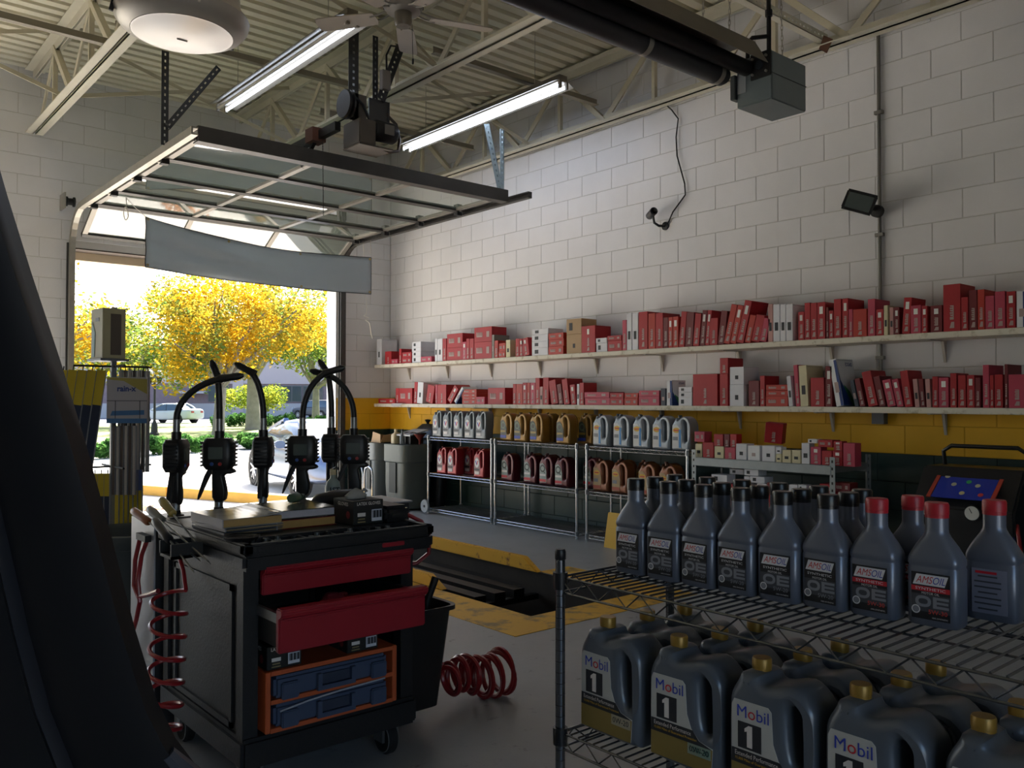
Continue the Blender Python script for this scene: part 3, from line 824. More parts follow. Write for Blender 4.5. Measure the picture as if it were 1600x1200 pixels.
BOXC = {'R': ('#a31520', 'red'), 'O': ('#ad2d1f', 'orange-red'), 'D': ('#6b131c', 'dark red'), 'P': ('#b23a52', 'pinkish red'), 'W': ('#d4d4da', 'white'), 'G': ('#9b9a9c', 'grey'), 'C': ('#cfc6a2', 'cream'), 'K': ('#a5855c', 'brown cardboard'), 'Q': ('#b98a86', 'faded pink'), 'B': ('#dcdcdf', 'white and blue'), 'N': ('#2d3544', 'dark grey')}
BMAT = {k: M('box_'+v[1].replace(' ', '_'), v[0], .55, var=.06, vscale=9) for k, v in BOXC.items()}
m_prn = M('white_print', '#d9d3cf', .6)
m_prx = M('faded_print', '#a8938f', .6)
m_prb = M('black_print', '#23252b', .6)
m_navy = M('navy_print', '#1f3a78', .5)
m_grn = M('green_print', '#3f8a55', .5)
m_flap = M('flap_seam_line', '#6d1620', .7)  # darker red for the seam of the end flap
def comb(w, h, mat, n, vert):
    """a connected toothed strip: block capitals too small to read"""
    L, t = (h, w) if vert else (w, h)
    pts = [(0, 0), (L, 0), (L, t)]
    for k in range(n):
        a = L*(1-(k+.55)/n); b = L*(1-(k+1)/n)
        if k < n-1: pts += [(a, t*(.8+.2*(k % 2))), (a, t*.25), (b+L*.02, t*.25), (b+L*.02, t)]
    pts.append((0, t))
    pts = [(p-L/2, q-t/2) for p, q in pts]
    if vert: pts = [(-q, p) for p, q in pts]
    return MB().prism(pts, -.0006, .0006, 'y').mesh('printed_name', mat)
def card_box(name, w, d, h, c, loc, label, group, rx=0, rnd=None, cat='box', mark=True, rz=0):
    """w along the shelf, d into it, h up; local frame faces -Y like a panel, turned to face -X"""
    rnd = rnd or random.Random(int(loc[1]*1000)+int(h*977))
    o = thing(name, label, cat, loc, group=group, rot=(rx, 0, 0))
    b = link('carton', MB().box(-w/2, w/2, 0, d, 0, h).mesh('carton', BMAT[c]), o, rot=(0, 0, -PI/2+rz))
    bev(b.data, .0018, 1)
    k = b
    if mark:
        mat = m_prb if c in 'WCKQ' else m_prx
        if w > h*1.15:                      # lying flat: a printed panel on the end
            link('printed_name', comb(w*.34, h*.34, mat, 6, False) if c in 'RPOD' else rect(w*.22, h*.5, mat), k, (-w*.2, -.001, h*.5))
            if c in 'RPOD': link('part_label', rect(w*.16, h*.4, mat), k, (w*.28, -.001, h*.5))
        else:
            ww = min(w*.5, .03)
            link('printed_name', comb(ww*.8, h*.30, mat, 6, True) if c in 'RPOD' else rect(ww, h*.22, mat), k, (0, -.001, h*.40))
            if c in 'RPOD':
                me = MB().prism([(-ww*.5, 0), (ww*.5, 0), (ww*.5, h*.13), (-ww*.1, h*.13)], -.0008, .0008, 'y').mesh('printed_swoosh', mat)
                link('printed_swoosh', me, k, (0, -.001, h*.07))
                if rnd.random() < .4: link('part_label', rect(ww*.9, h*.2, M('label_white', '#e4e2de', .6)), k, (0, -.0012, h*.78))
    # seam of the end flap on the side turned to the viewer
    link('flap_seam', MB().box(0, .0006, d*.06, d*.94, h*.965, h*.97).mesh('flap_seam', m_flap if c in 'RPOD' else m_prb), k, (w/2, 0, 0))
    return o
UPPER = [(9.581,0.125,(0.331,),'W',0),(9.378,0.152,(0.164,),'R',0),(9.227,0.149,(0.061,),'P',0),(9.049,0.058,(0.184,),'R',0),(8.99,0.214,(0.138,0.071,),'R',0),(8.762,0.194,(0.254,0.184,0.137,0.075,),'W',0),(8.568,0.228,(0.067,),'P',0),(8.274,0.052,(0.27,),'W',0),(8.222,0.103,(0.266,),'W',0),(8.119,0.076,(0.261,),'R',0),(8.043,0.308,(0.309,0.148,),'R',0),(7.735,0.072,(0.204,),'P',0),(7.664,0.059,(0.237,),'R',0),(7.604,0.082,(0.233,),'R',0),(7.523,0.317,(0.349,0.187,),'R',0),(7.205,0.044,(0.254,),'G',0),(7.161,0.065,(0.188,),'O',0),(7.096,0.118,(0.156,0.067,),'O',0),(6.967,0.074,(0.185,),'C',0),(6.81,0.062,(0.19,),'R',0),(6.749,0.061,(0.187,),'R',0),(6.688,0.1,(0.189,),'R',-8),(6.558,0.252,(0.272,0.213,0.145,0.08,),'W',0),(6.306,0.223,(0.216,0.152,0.082,),'O',0),(6.047,0.213,(0.338,0.188,),'K',0),(5.835,0.188,(0.256,),'R',0),(5.647,0.149,(0.131,0.083,),'W',0),(5.498,0.184,(0.145,0.098,),'R',0),(5.306,0.055,(0.278,),'P',0),(5.251,0.062,(0.338,),'W',0),(5.186,0.072,(0.333,),'W',0),(5.11,0.108,(0.337,),'R',0),(4.998,0.084,(0.315,),'O',0),(4.913,0.086,(0.311,),'R',0),(4.827,0.057,(0.267,),'D',0),(4.77,0.049,(0.265,),'O',0),(4.721,0.062,(0.267,),'O',0),(4.659,0.062,(0.303,),'R',6),(4.59,0.081,(0.292,),'D',4),(4.509,0.066,(0.275,),'R',6),(4.437,0.052,(0.297,),'D',6),(4.384,0.045,(0.293,),'R',6),(4.339,0.083,(0.225,),'R',2),(4.256,0.063,(0.277,),'D',8),(4.199,0.062,(0.32,),'O',14),(4.137,0.061,(0.309,),'O',14),(4.076,0.072,(0.34,),'R',14),(3.998,0.059,(0.221,),'O',14),(3.938,0.082,(0.216,),'R',14),(3.862,0.063,(0.186,),'P',14),(3.782,0.045,(0.295,),'Q',0),(3.737,0.062,(0.291,),'W',0),(3.675,0.05,(0.286,),'W',0),(3.625,0.06,(0.281,),'W',0),(3.522,0.053,(0.215,),'R',0),(3.469,0.05,(0.278,),'R',0),(3.419,0.055,(0.273,),'R',0),(3.365,0.067,(0.273,),'R',0),(3.293,0.02,(0.231,),'D',0),(3.273,0.04,(0.205,),'R',0),(3.233,0.06,(0.285,),'R',0),(3.168,0.049,(0.284,),'R',0),(3.119,0.034,(0.202,),'P',0),(3.086,0.105,(0.197,),'O',0),(2.976,0.056,(0.262,),'P',0),(2.916,0.055,(0.185,),'R',0),(2.861,0.032,(0.208,),'C',0),(2.82,0.031,(0.191,),'Q',0),(2.789,0.04,(0.189,),'D',0),(2.735,0.057,(0.249,),'R',4),(2.674,0.073,(0.191,),'P',0),(2.601,0.042,(0.182,),'R',0),(2.542,0.079,(0.179,),'D',0),(2.459,0.113,(0.31,),'R',0),(2.346,0.047,(0.218,),'R',0),(2.297,0.052,(0.259,),'D',0),(2.245,0.046,(0.258,),'O',0),(2.199,0.057,(0.212,),'P',0),(2.142,0.063,(0.235,),'P',0),(2.075,0.055,(0.229,),'R',0),(2.017,0.061,(0.227,),'B',0)]
LOWER = [(9.533,0.396,(0.062,),'R',0),(9.122,0.074,(0.194,),'R',0),(9.049,0.301,(0.192,),'R',0),(8.72,0.069,(0.264,),'R',4),(8.65,0.123,(0.262,),'W',5),(8.46,0.146,(0.221,),'R',12),(8.261,0.039,(0.227,),'P',0),(8.222,0.179,(0.225,),'R',0),(8.043,0.113,(0.246,),'R',40),(7.906,0.074,(0.244,),'B',42),(7.747,0.271,(0.168,0.118,0.082,0.054,),'O',0),(7.476,0.148,(0.082,),'P',0),(7.272,0.294,(0.178,),'R',0),(6.852,0.052,(0.215,),'R',0),(6.8,0.102,(0.214,),'O',0),(6.698,0.071,(0.226,),'R',0),(6.627,0.05,(0.225,),'O',0),(6.577,0.079,(0.224,),'P',0),(6.499,0.068,(0.272,),'R',0),(6.431,0.048,(0.183,),'Q',0),(6.382,0.086,(0.273,),'R',0),(6.259,0.102,(0.245,),'R',-10),(6.148,0.064,(0.205,),'D',-10),(6.074,0.081,(0.254,),'R',-9),(5.976,0.071,(0.197,),'R',-6),(5.896,0.035,(0.202,),'W',0),(5.861,0.061,(0.214,),'R',0),(5.8,0.334,(0.123,0.068,),'P',0),(5.466,0.175,(0.113,0.066,),'R',0),(5.29,0.169,(0.112,0.065,),'O',0),(5.114,0.243,(0.133,0.082,),'P',0),(4.856,0.057,(0.149,),'N',0),(4.791,0.063,(0.22,),'B',0),(4.666,0.149,(0.16,0.116,0.07,),'W',0),(4.509,0.254,(0.264,),'R',0),(4.243,0.087,(0.393,0.263,),'R',0),(4.143,0.14,(0.316,0.175,),'W',0),(3.962,0.1,(0.201,),'D',0),(3.857,0.046,(0.239,),'R',0),(3.811,0.201,(0.168,0.123,0.079,),'O',0),(3.604,0.038,(0.234,),'W',-5),(3.544,0.038,(0.315,),'P',-4),(3.506,0.069,(0.309,),'C',-3),(3.422,0.113,(0.215,),'R',0),(3.303,0.056,(0.298,),'D',0),(3.218,0.064,(0.346,),'B',-10),(3.076,0.034,(0.191,),'N',-12),(3.038,0.043,(0.204,),'D',-12),(2.976,0.074,(0.252,),'R',-12),(2.897,0.05,(0.215,),'D',-12),(2.838,0.063,(0.191,),'P',-12),(2.771,0.049,(0.194,),'P',-12),(2.718,0.057,(0.25,),'R',-8),(2.648,0.034,(0.192,),'Q',-5),(2.61,0.034,(0.192,),'D',-5),(2.572,0.034,(0.191,),'Q',-3),(2.534,0.042,(0.207,),'R',0),(2.492,0.066,(0.198,),'P',0),(2.419,0.044,(0.226,),'R',0),(2.37,0.052,(0.212,),'R',0),(2.315,0.051,(0.211,),'R',0),(2.264,0.035,(0.194,),'D',0),(2.218,0.042,(0.274,),'P',0),(2.176,0.026,(0.208,),'R',0),(2.149,0.052,(0.211,),'R',0),(2.09,0.022,(0.274,),'D',0),(2.068,0.101,(0.209,),'P',0)]
def ecogard(o, w, d, h):
    b = o.children[0]
    link('printed_band', MB().prism([(w/2, 0)]*1+[], 0, 0).mesh('x', m_navy), b) if False else None
    band = MB().add([(w/2+.0006, .0, 0), (w/2+.0006, d*.55, 0), (w/2+.0006, d*.05, h*.55), (w/2+.0006, .0, h*.98)], [(0, 1, 2, 3)]).mesh('printed_band', m_navy)
    link('printed_band', band, b)
    gr = MB().add([(w/2+.0004, d*.2, 0), (w/2+.0004, d*.75, 0), (w/2+.0004, d*.5, h*.3), (w/2+.0004, d*.2, h*.45)], [(0, 1, 2, 3)]).mesh('printed_corner', m_grn)
    link('printed_corner', gr, b)
    link('lettering', text_mesh('ECOGARD', h*.11, m_navy, .03, width=d*.42), b, (w/2+.001, d*.70, h*.88), (0, 0, PI/2))
    link('spine_band', rect(w*.35, h*.97, m_navy), b, (w*.3, -.0008, h*.49))
def fill_shelf(data, zt, which):
    i = 0
    grp = 'filter boxes on the %s wall shelf' % which
    for (y0, w, hs, c, lean) in data:
        pos = '%s from the corner on the %s wall shelf' % (ordinal(i), which)
        col = BOXC[c][1]
        n = len(hs)
        a = math.radians(lean)
        ww = max(.018, (w-.004)*math.cos(a))
        if n == 1:
            h = hs[0]; d = min(.235, max(.14, h*.85))
            state = 'leaning' if abs(lean) > 3 else ('flat' if ww > h*1.3 else ('tall' if h > .27 else ('low' if h < .15 else 'upright')))
            if abs(lean) >= 30:
                h2 = h/math.cos(a); h2 = .22; zc = zt+ww/2*abs(math.sin(a))
                state = 'steeply tilted'
            else:
                h2 = h/max(.6, math.cos(a))-ww*abs(math.sin(a))*.5; zc = zt+ww/2*abs(math.sin(a))
            if c == 'B': nm = 'filter_box'
            o = card_box('filter_box', ww, d, h2, c, (5.822, y0-w/2, zc), '%s %s filter box, %s' % (state, col, pos.replace(' on the ', ', ')), grp, rx=a)
            if c == 'B': ecogard(o, ww, d, h2)
            i += 1
        else:
            lev = list(hs)+[0]
            for j in range(n):
                h = lev[j]-lev[j+1]; jit = random.Random(i*7+j).uniform(-.006, .006)
                what = 'top' if j == 0 else ('bottom' if j == n-1 else ['', 'second', 'third'][j])
                cc = c
                card_box('filter_box', ww-.004, .21, h-.001, cc, (5.824+abs(jit), y0-w/2+jit*.3, zt+lev[j+1]), '%s filter box, %s of stack %s' % (col, what, pos.replace(' on the ', ', ').replace(' wall', '')), grp)
            i += 1
fill_shelf(UPPER, ZU, 'upper')
fill_shelf(LOWER, ZL, 'lower')
t = thing('paper_sheet', 'folded white paper lying over the corner end of lower shelf', 'paper', (5.80, 9.02, ZL+.001))
MB().add([(-.02, .12, .003), (.2, .12, .003), (.2, -.12, .003), (-.02, -.12, .003), (-.05, .1, -.03), (-.05, -.1, -.03)], [(0, 1, 2, 3), (0, 3, 5, 4)]).build('sheet', M('paper_white', '#d8d6d4', .7), t).modifiers.new('thick', 'SOLIDIFY').thickness = .002

# ================================================================ oil jugs
LAB = {}
def jug_meshes(kind, col, rough=.3):
    key = ('jug', kind, col)
    if key in LAB: return LAB[key]
    mat = M('jug_'+col[1:], col, rough, .25, var=.02, vscale=20, spec=.5)
    if kind == 'B':
        o = [(.006, 0), (.184, 0), (.19, .012), (.19, .20), (.184, .24), (.165, .268), (.135, .284), (.105, .28), (.082, .262), (.068, .254), (.064, .272), (.036, .272), (.032, .25), (.010, .222), (0, .20), (0, .012)]
        h = [(.122, .085), (.14, .072), (.16, .088), (.17, .14), (.17, .2), (.158, .236), (.135, .254), (.114, .24), (.130, .19), (.128, .14)]
        dep = .115
    elif kind == 'A':
        o = [(.006, 0), (.172, 0), (.178, .012), (.178, .24), (.172, .285), (.150, .298), (.120, .292), (.085, .258), (.072, .252), (.068, .28), (.040, .28), (.036, .256), (.012, .236), (0, .21), (0, .012)]
        h = [(.128, .12), (.142, .108), (.155, .118), (.16, .16), (.16, .255), (.148, .275), (.132, .272), (.112, .25), (.122, .21), (.126, .16)]
        dep = .11
    else:
        o = [(.006, 0), (.2, 0), (.208, .014), (.208, .200), (.200, .226), (.172, .252), (.146, .258), (.092, .240), (.076, .246), (.070, .262), (.030, .262), (.024, .246), (.006, .218), (0, .195), (0, .014)]
        h = [(.152, .110), (.162, .092), (.178, .096), (.186, .12), (.186, .185), (.178, .206), (.160, .220), (.146, .212), (.146, .16)]
        dep = .118
    me = profile('body', [smooth_pts(o, 1), smooth_pts(h, 1)], dep, .022 if kind != 'A' else .018, mat, 3)
    me.transform(Matrix.Translation((0, dep/2, 0)))
    LAB[key] = (me, dep); return LAB[key]
def cap_mesh(r, h, mat, ribs=True):
    k = ('cap', r, h, mat.name)
    if k in LAB: return LAB[k]
    pr = [(0, 0), (r, 0), (r, h*.22), (r*1.03, h*.24), (r*1.03, h*.85), (r*.95, h), (0, h)]
    LAB[k] = MB().lathe(pr, 22).mesh('cap', mat, 40); return LAB[k]
def poly_label(pts, mat, y=-.0012, name='label'):
    return MB().prism(pts, y, y+.0012, 'y').mesh(name, mat)
def disc(rx, rz, mat, y0, n=24, ri=0.):
    b = MB()
    if ri:
        vs = [(rx*k*math.cos(2*PI*i/n), y0, rz*k*math.sin(2*PI*i/n)) for k in (1, ri) for i in range(n)]
        b.add(vs, [(i, (i+1) % n, n+(i+1) % n, n+i) for i in range(n)])
    else:
        b.add([(rx*math.cos(2*PI*i/n), y0, rz*math.sin(2*PI*i/n)) for i in range(n)], [tuple(range(n))])
    return b.mesh('emblem', mat)
m_lw = M('label_pale', '#cfd0d0', .5); m_ld = M('label_dark', '#22242a', .5); m_ly = M('label_yellow', '#d5a72c', .5)
m_lr = M('label_red', '#c0202c', .5); m_lb = M('label_blue', '#2a3fa8', .5); m_lsky = M('label_sky', '#3d86c6', .5); m_lgrey = M('label_grey', '#7a7d84', .5); m_lgold = M('label_gold', '#9a8038', .45); m_lgreen = M('label_olive', '#4a6a3a', .5)
PROTO = {}
def jug_proto(style):
    if style in PROTO: return PROTO[style]
    spec = {'valv_grey': ('A', '#6f757b'), 'valv_red': ('A', '#8c1d28'), 'quaker_gold': ('B', '#8f6a2c'), 'quaker_maroon': ('B', '#52131f'), 'penn_silver': ('B', '#8d939b'), 'penn_amber': ('B', '#7d4a2c'), 'mobil': ('C', '#5e6670')}[style]
    me, dep = jug_meshes(*spec)
    t = thing('oil_jug', 'x', 'jug')
    link('body', me, t)
    capc = {'valv_grey': '#3d4247', 'valv_red': '#5c121b', 'quaker_gold': '#6b4d1d', 'quaker_maroon': '#3b0d16', 'penn_silver': '#4b4f55', 'penn_amber': '#5f3218', 'mobil': '#9a7a35'}[style]
    cu, cv, r, ch = {'A': (.054, .279, .0165, .02), 'B': (.05, .271, .0165, .02), 'C': (.05, .260, .0205, .026)}[spec[0]]
    link('cap', cap_mesh(r, ch, M('cap_'+capc[1:], capc, .35, .3)), t, (cu, dep/2, cv))
    if style.startswith('valv'):
        lb = link('label', poly_label(smooth_pts([(.016, .03), (.105, .03), (.118, .06), (.112, .16), (.095, .205), (.06, .225), (.024, .20), (.014, .1)], 1), m_lgrey if style == 'valv_grey' else M('label_redgrey', '#8d6a6c', .5)), t)
        link('emblem_disc', disc(.036, .05, m_lw, -.0016), lb, (.062, 0, .155))
        for s, mat in ((-1, m_lb), (1, m_lr)):
            link('emblem_stroke', MB().prism([(s*.004, -.03), (s*.028, .022), (s*.012, .022), (0, -.008)], -.0022, -.0018, 'y').mesh('emblem_stroke', mat), lb, (.062, 0, .157))
        link('printed_band', rect(.085, .018, m_ld), lb, (.062, -.0018, .085))
        link('printed_block', rect(.07, .03, m_prn), lb, (.062, -.0018, .05))
    elif style.startswith('quaker'):
        gold = style == 'quaker_gold'
        lb = link('label', poly_label([(.014, .025), (.108, .025), (.112, .13), (.086, .19), (.058, .215), (.016, .20)], M('label_qs_dark', '#3a3c36', .5) if gold else M('label_qs_pale', '#8e9a96', .5)), t)
        link('emblem_ring', disc(.036, .036, M('emblem_qs', '#5f7058', .5) if gold else M('emblem_qs2', '#243029', .5), -.0016, ri=.62), lb, (.058, 0, .16))
        link('emblem_tail', MB().prism([(.0, -.02), (.012, -.02), (.04, -.044), (.026, -.044)], -.002, -.0016, 'y').mesh('emblem_tail', MATS['emblem_qs' if gold else 'emblem_qs2']), lb, (.058, 0, .16))
        link('printed_band', rect(.082, .02, m_prn if not gold else m_lgold), lb, (.06, -.0018, .098))
        link('printed_base', rect(.09, .026, m_lb if gold else m_lr), lb, (.06, -.0016, .045))
    elif style.startswith('penn'):
        sil = style == 'penn_silver'
        lb = link('label', poly_label([(.012, .02), (.104, .02), (.112, .12), (.09, .185), (.06, .215), (.014, .21)], m_lw if sil else M('label_tan', '#a98d63', .5)), t)
        link('emblem', disc(.036, .022, m_ly, -.0016), lb, (.056, 0, .168))
        link('emblem_band', rect(.05, .009, m_lr), lb, (.056, -.002, .168))
        if sil: link('printed_band', rect(.022, .15, m_lsky), lb, (.092, -.0018, .10))
        else: link('printed_base', rect(.09, .03, M('label_brick', '#a5452f', .5)), lb, (.058, -.0018, .04))
        link('printed_block', rect(.05, .03, m_lgrey), lb, (.046, -.0018, .10))
    else:
        lp = [(.012, .014), (.182, .014), (.186, .07), (.150, .078), (.128, .10), (.116, .13), (.112, .195), (.104, .203), (.02, .203), (.014, .19)]
        lb = link('label', poly_label(lp, M('label_mobil', '#b9bab6', .42)), t)
        MB().prism([(.013, .014), (.182, .014), (.186, .068), (.013, .068)], -.0016, -.0014, 'y').build('gold_panel', M('label_goldfoil', '#8f7c45', .4, .3), lb)
        MB().prism([(.013, .068), (.185, .068), (.150, .0785), (.132, .098), (.014, .098)], -.0018, -.0016, 'y').build('black_band', m_ld, lb)
        cu_ = bpy.data.curves.new('lettering', 'FONT'); cu_.body = 'Mobil'; cu_.size = .036; cu_.align_x = 'LEFT'
        cu_.materials.append(m_lb); cu_.materials.append(m_lr); cu_.body_format[1].material_index = 1; cu_.resolution_u = 6
        ob = bpy.data.objects.new('lettering', cu_); me2 = bpy.data.meshes.new_from_object(ob); bpy.data.objects.remove(ob)
        me2.transform(Matrix.Rotation(PI/2, 4, 'X'))
        xs = [v.co.x for v in me2.vertices]; me2.transform(Matrix.Scale(.078/(max(xs)-min(xs)), 4, (1, 0, 0)))
        link('lettering', me2, lb, (.026, -.0022, .168))
        link('numeral_box', MB().prism([(.030, .102), (.088, .102), (.088, .158), (.030, .158)], -.002, -.0016, 'y').mesh('numeral_box', m_ld), lb)
        link('numeral', MB().prism([(.053, .107), (.066, .107), (.066, .153), (.057, .153), (.047, .145), (.047, .138), (.053, .140)], -.0026, -.0022, 'y').mesh('numeral', m_prn), lb)
        link('lettering', text_mesh('Extended Performance', .014, m_prn, .0, width=.105, align='LEFT'), lb, (.022, -.0024, .089))
        link('lettering', text_mesh('15,000 Miles of Guaranteed Protection', .008, m_ly, .0, width=.12, align='LEFT'), lb, (.022, -.0024, .078))
    PROTO[style] = t
    return t
def place_jug(style, x, y, z, label, group, dz=0, first=set()):
    p = jug_proto(style)
    loc = (x, y, z); rot = (0, 0, -PI/2+dz)
    if style not in first:
        first.add(style); p.location = loc; p.rotation_euler = rot; o = p
    else:
        o = copy_tree(p, loc, rot)
    o['label'] = label; o['group'] = group
    return o
# ================================================================ chrome wire shelving along the wall
m_chrome = M('chrome_wire', '#b9bcc0', .25, .9)
m_chrome_d = M('dull_chrome', '#8f9296', .3, .85)
def wire_level(t, x0, x1, y0, y1, z, n_wires, wire_parts, drop=.032, mat=None):
    mat = mat or m_chrome
    lev = link('shelf_level', None, t, (0, 0, z))
    r = .0032
    corners = [(x0, y0), (x0, y1), (x1, y1), (x1, y0)]
    for i in range(4):
        a, b = corners[i], corners[(i+1) % 4]
        MB().tube([(a[0], a[1], -.004), (b[0], b[1], -.004)], r, 6).build('edge_rod', mat, lev)
        MB().tube([(a[0], a[1], -drop), (b[0], b[1], -drop)], r, 6).build('edge_rod', mat, lev)
        L = math.hypot(b[0]-a[0], b[1]-a[1]); k = max(4, int(L/.045)); pts = []
        for j in range(k+1):
            u = j/k; pts.append((a[0]+(b[0]-a[0])*u, a[1]+(b[1]-a[1])*u, -.005 if j % 2 else -drop+.001))
        MB().tube(pts, r*.75, 4).build('zigzag_wire', mat, lev)
    me = MB().tube([(x0, 0, 0), (x1, 0, 0)], .0026 if wire_parts else .0028, 5).mesh('deck_wire', mat)
    if wire_parts:
        for j in range(n_wires):
            y = y0+(y1-y0)*(j+.5)/n_wires; link('deck_wire', me, lev, (0, y, 0))
    else:
        b = MB()
        for j in range(n_wires):
            y = y0+(y1-y0)*(j+.5)/n_wires; b.tube([(x0, y, 0), (x1, y, 0)], .0028, 4)
        tag(b.build('deck_wires', mat, lev), kind='stuff')
    for xx in (x0+(x1-x0)*.33, x0+(x1-x0)*.67):
        MB().tube([(xx, y0, -.005), (xx, y1, -.005)], r*.8, 5).build('cross_rod', mat, lev)
    return lev
def wire_unit(y0, y1, x0, x1, levels, top, label, nw=40):
    t = thing('wire_shelf', label, 'shelf', (0, 0, 0), group='chrome wire shelves along the wall')
    for (x, y) in ((x0, y0), (x0, y1), (x1, y0), (x1, y1)):
        p = link('post', MB().tube([(0, 0, 0), (0, 0, top)], .0125, 10).mesh('post', m_chrome, 40), t, (x, y, 0))
        for z in levels: MB().lathe([(.0135, -.03), (.017, -.03), (.018, .01), (.0135, .01)], 12, (0, 0, z)).build('collar', m_chrome_d, p, smooth=True)
    for z in levels: wire_level(t, x0, x1, y0, y1, z, nw, False)
    return t
LV = (.06, .455, .862)
wire_unit(6.88, 8.02, 5.56, 6.02, LV, .885, 'chrome wire shelf nearest the corner, holding grey and red jugs')
wire_unit(5.63, 6.82, 5.56, 6.02, LV, .885, 'middle chrome wire shelf holding gold and maroon jugs')
wire_unit(4.36, 5.50, 5.56, 6.02, LV, .885, 'chrome wire shelf holding silver and amber jugs beside steel shelf')
zt = LV[2]+.003; zm = LV[1]+.003
for i, y in enumerate((8.01, 7.81, 7.61, 7.41, 7.21)):
    place_jug('valv_grey', 5.60, y, zt, 'grey oil jug, %s from the corner on the top wire shelf' % ordinal(i), 'grey jugs on wire shelf')
for i, y in enumerate((6.80, 6.58, 6.34)):
    place_jug('quaker_gold', 5.60, y, zt, 'gold oil jug, %s from left in the front row' % ordinal(i), 'gold jugs on wire shelf')
for i, (y, x) in enumerate(((5.96, 5.60), (6.10, 5.74))):
    place_jug('quaker_gold', x, y, zt, ['gold oil jug, rightmost in front row on middle wire shelf', 'gold oil jug half hidden behind the rightmost gold jug'][i], 'gold jugs on wire shelf')
for i, y in enumerate((6.62, 6.36, 5.82)):
    place_jug('quaker_gold', 5.76, y, zt, 'gold oil jug in the back row, %s from left' % ordinal(i), 'gold jugs on wire shelf')
for i, y in enumerate((5.47, 5.22, 4.99, 4.77, 4.56)):
    place_jug('penn_silver', 5.60, y, zt, 'silver oil jug with pale label, %s from left on top wire shelf' % ordinal(i), 'silver jugs on wire shelf')
for i, y in enumerate((5.40, 5.14, 4.90)):
    place_jug('penn_silver', 5.76, y, zt, 'silver oil jug in the back row, %s from left' % ordinal(i), 'silver jugs on wire shelf')
for i, (y, x) in enumerate(((7.92, 5.60), (7.72, 5.60), (7.38, 5.74), (7.30, 5.60), (7.62, 5.76), (7.85, 5.78))):
    lab = ['red oil jug at the corner end of the middle wire level', 'second red oil jug on the middle wire level', 'red oil jug peeking out behind the third red jug', 'third red oil jug in front, standing apart', 'red oil jug behind the second red jug', 'red oil jug behind the corner red jug'][i]
    if i == 3: y = 7.24
    if i == 2: y = 7.42
    place_jug('valv_red', x if i != 2 else 5.76, y, zm, lab, 'red jugs on wire shelf')
for i, (y, x) in enumerate(((6.78, 5.60), (6.43, 5.60), (6.20, 5.60), (5.98, 5.60), (5.76, 5.76), (6.60, 5.76), (6.36, 5.76))):
    lab = 'maroon oil jug, %s from left in the front row' % ordinal(i) if i < 4 else 'maroon oil jug in the back row, %s' % ['at the right end', 'at the left end', 'in the middle'][i-4]
    place_jug('quaker_maroon', x, y, zm, lab, 'maroon jugs on wire shelf')
for i, (y, x) in enumerate(((5.47, 5.60), (5.24, 5.60), (4.93, 5.60), (4.70, 5.60), (5.36, 5.76), (4.84, 5.76), (5.10, 5.76))):
    lab = 'amber oil jug, %s from left in the front row' % ordinal(i) if i < 4 else 'amber oil jug in the back row, %s' % ['at the left end', 'at the right end', 'in the middle'][i-4]
    place_jug('penn_amber', x, y, zm, lab, 'amber jugs on wire shelf')
t = thing('floor_sign', 'yellow folding floor sign behind the near bottles at the wall', 'sign', (5.48, 5.06, 0))
for s in (-1, 1): MB().prism([(-.12, 0), (.12, 0), (.09, .30), (-.09, .30)], -.006, .006, 'x').build('leaf', M('sign_yellow', '#d8a92a', .5), t, (s*.03, 0, 0), (0, -s*.08, 0))
MB().tube([(0, -.09, .298), (0, .09, .298)], .008, 6).build('hinge', M('sign_yellow'), t)
# ================================================================ galvanised steel shelf with small boxes
m_galv = M('galvanised_steel', '#8c9294', .45, .5, var=.08, vscale=10)
t = thing('steel_shelf', 'grey galvanised steel shelf stacked with small filter boxes', 'shelf', (0, 0, 0))
SX0, SX1, SY0, SY1 = 5.50, 6.0, 3.07, 4.25
for x in (SX0, SX1):
    for y in (SY0, SY1):
        p = link('upright', None, t, (x, y, 0))
        MB().box(-.002, .002, -.02, .02, 0, .89).build('flange', m_galv, p); MB().box(-.02 if x > 5.7 else 0, 0 if x > 5.7 else .02, -.002, .002, 0, .89).build('flange', m_galv, p)
        for k in range(17):
            MB().box(-.0032, .0032, -.006, .006, .05+k*.05, .068+k*.05).build('slot', m_black, p)
for z in (.83, .45, .1):
    lv = link('level', None, t, (0, 0, z))
    MB().box(SX0, SX1, SY0+.02, SY1-.02, -.012, 0).build('deck', m_galv, lv)
    for x in (SX0-.006, SX1-.006): MB().box(x, x+.012, SY0+.01, SY1-.01, -.065, -.002).build('beam', m_galv, lv, bevel=.003, seg=1)
    for y in (SY0-.0, SY1-.012): MB().box(SX0, SX1, y, y+.012, -.05, -.002).build('end_beam', m_galv, lv)
SM = {'r': 'R', 'p': 'P', 'c': 'C', 'w': 'W', 'd': 'D', 'b': 'B'}
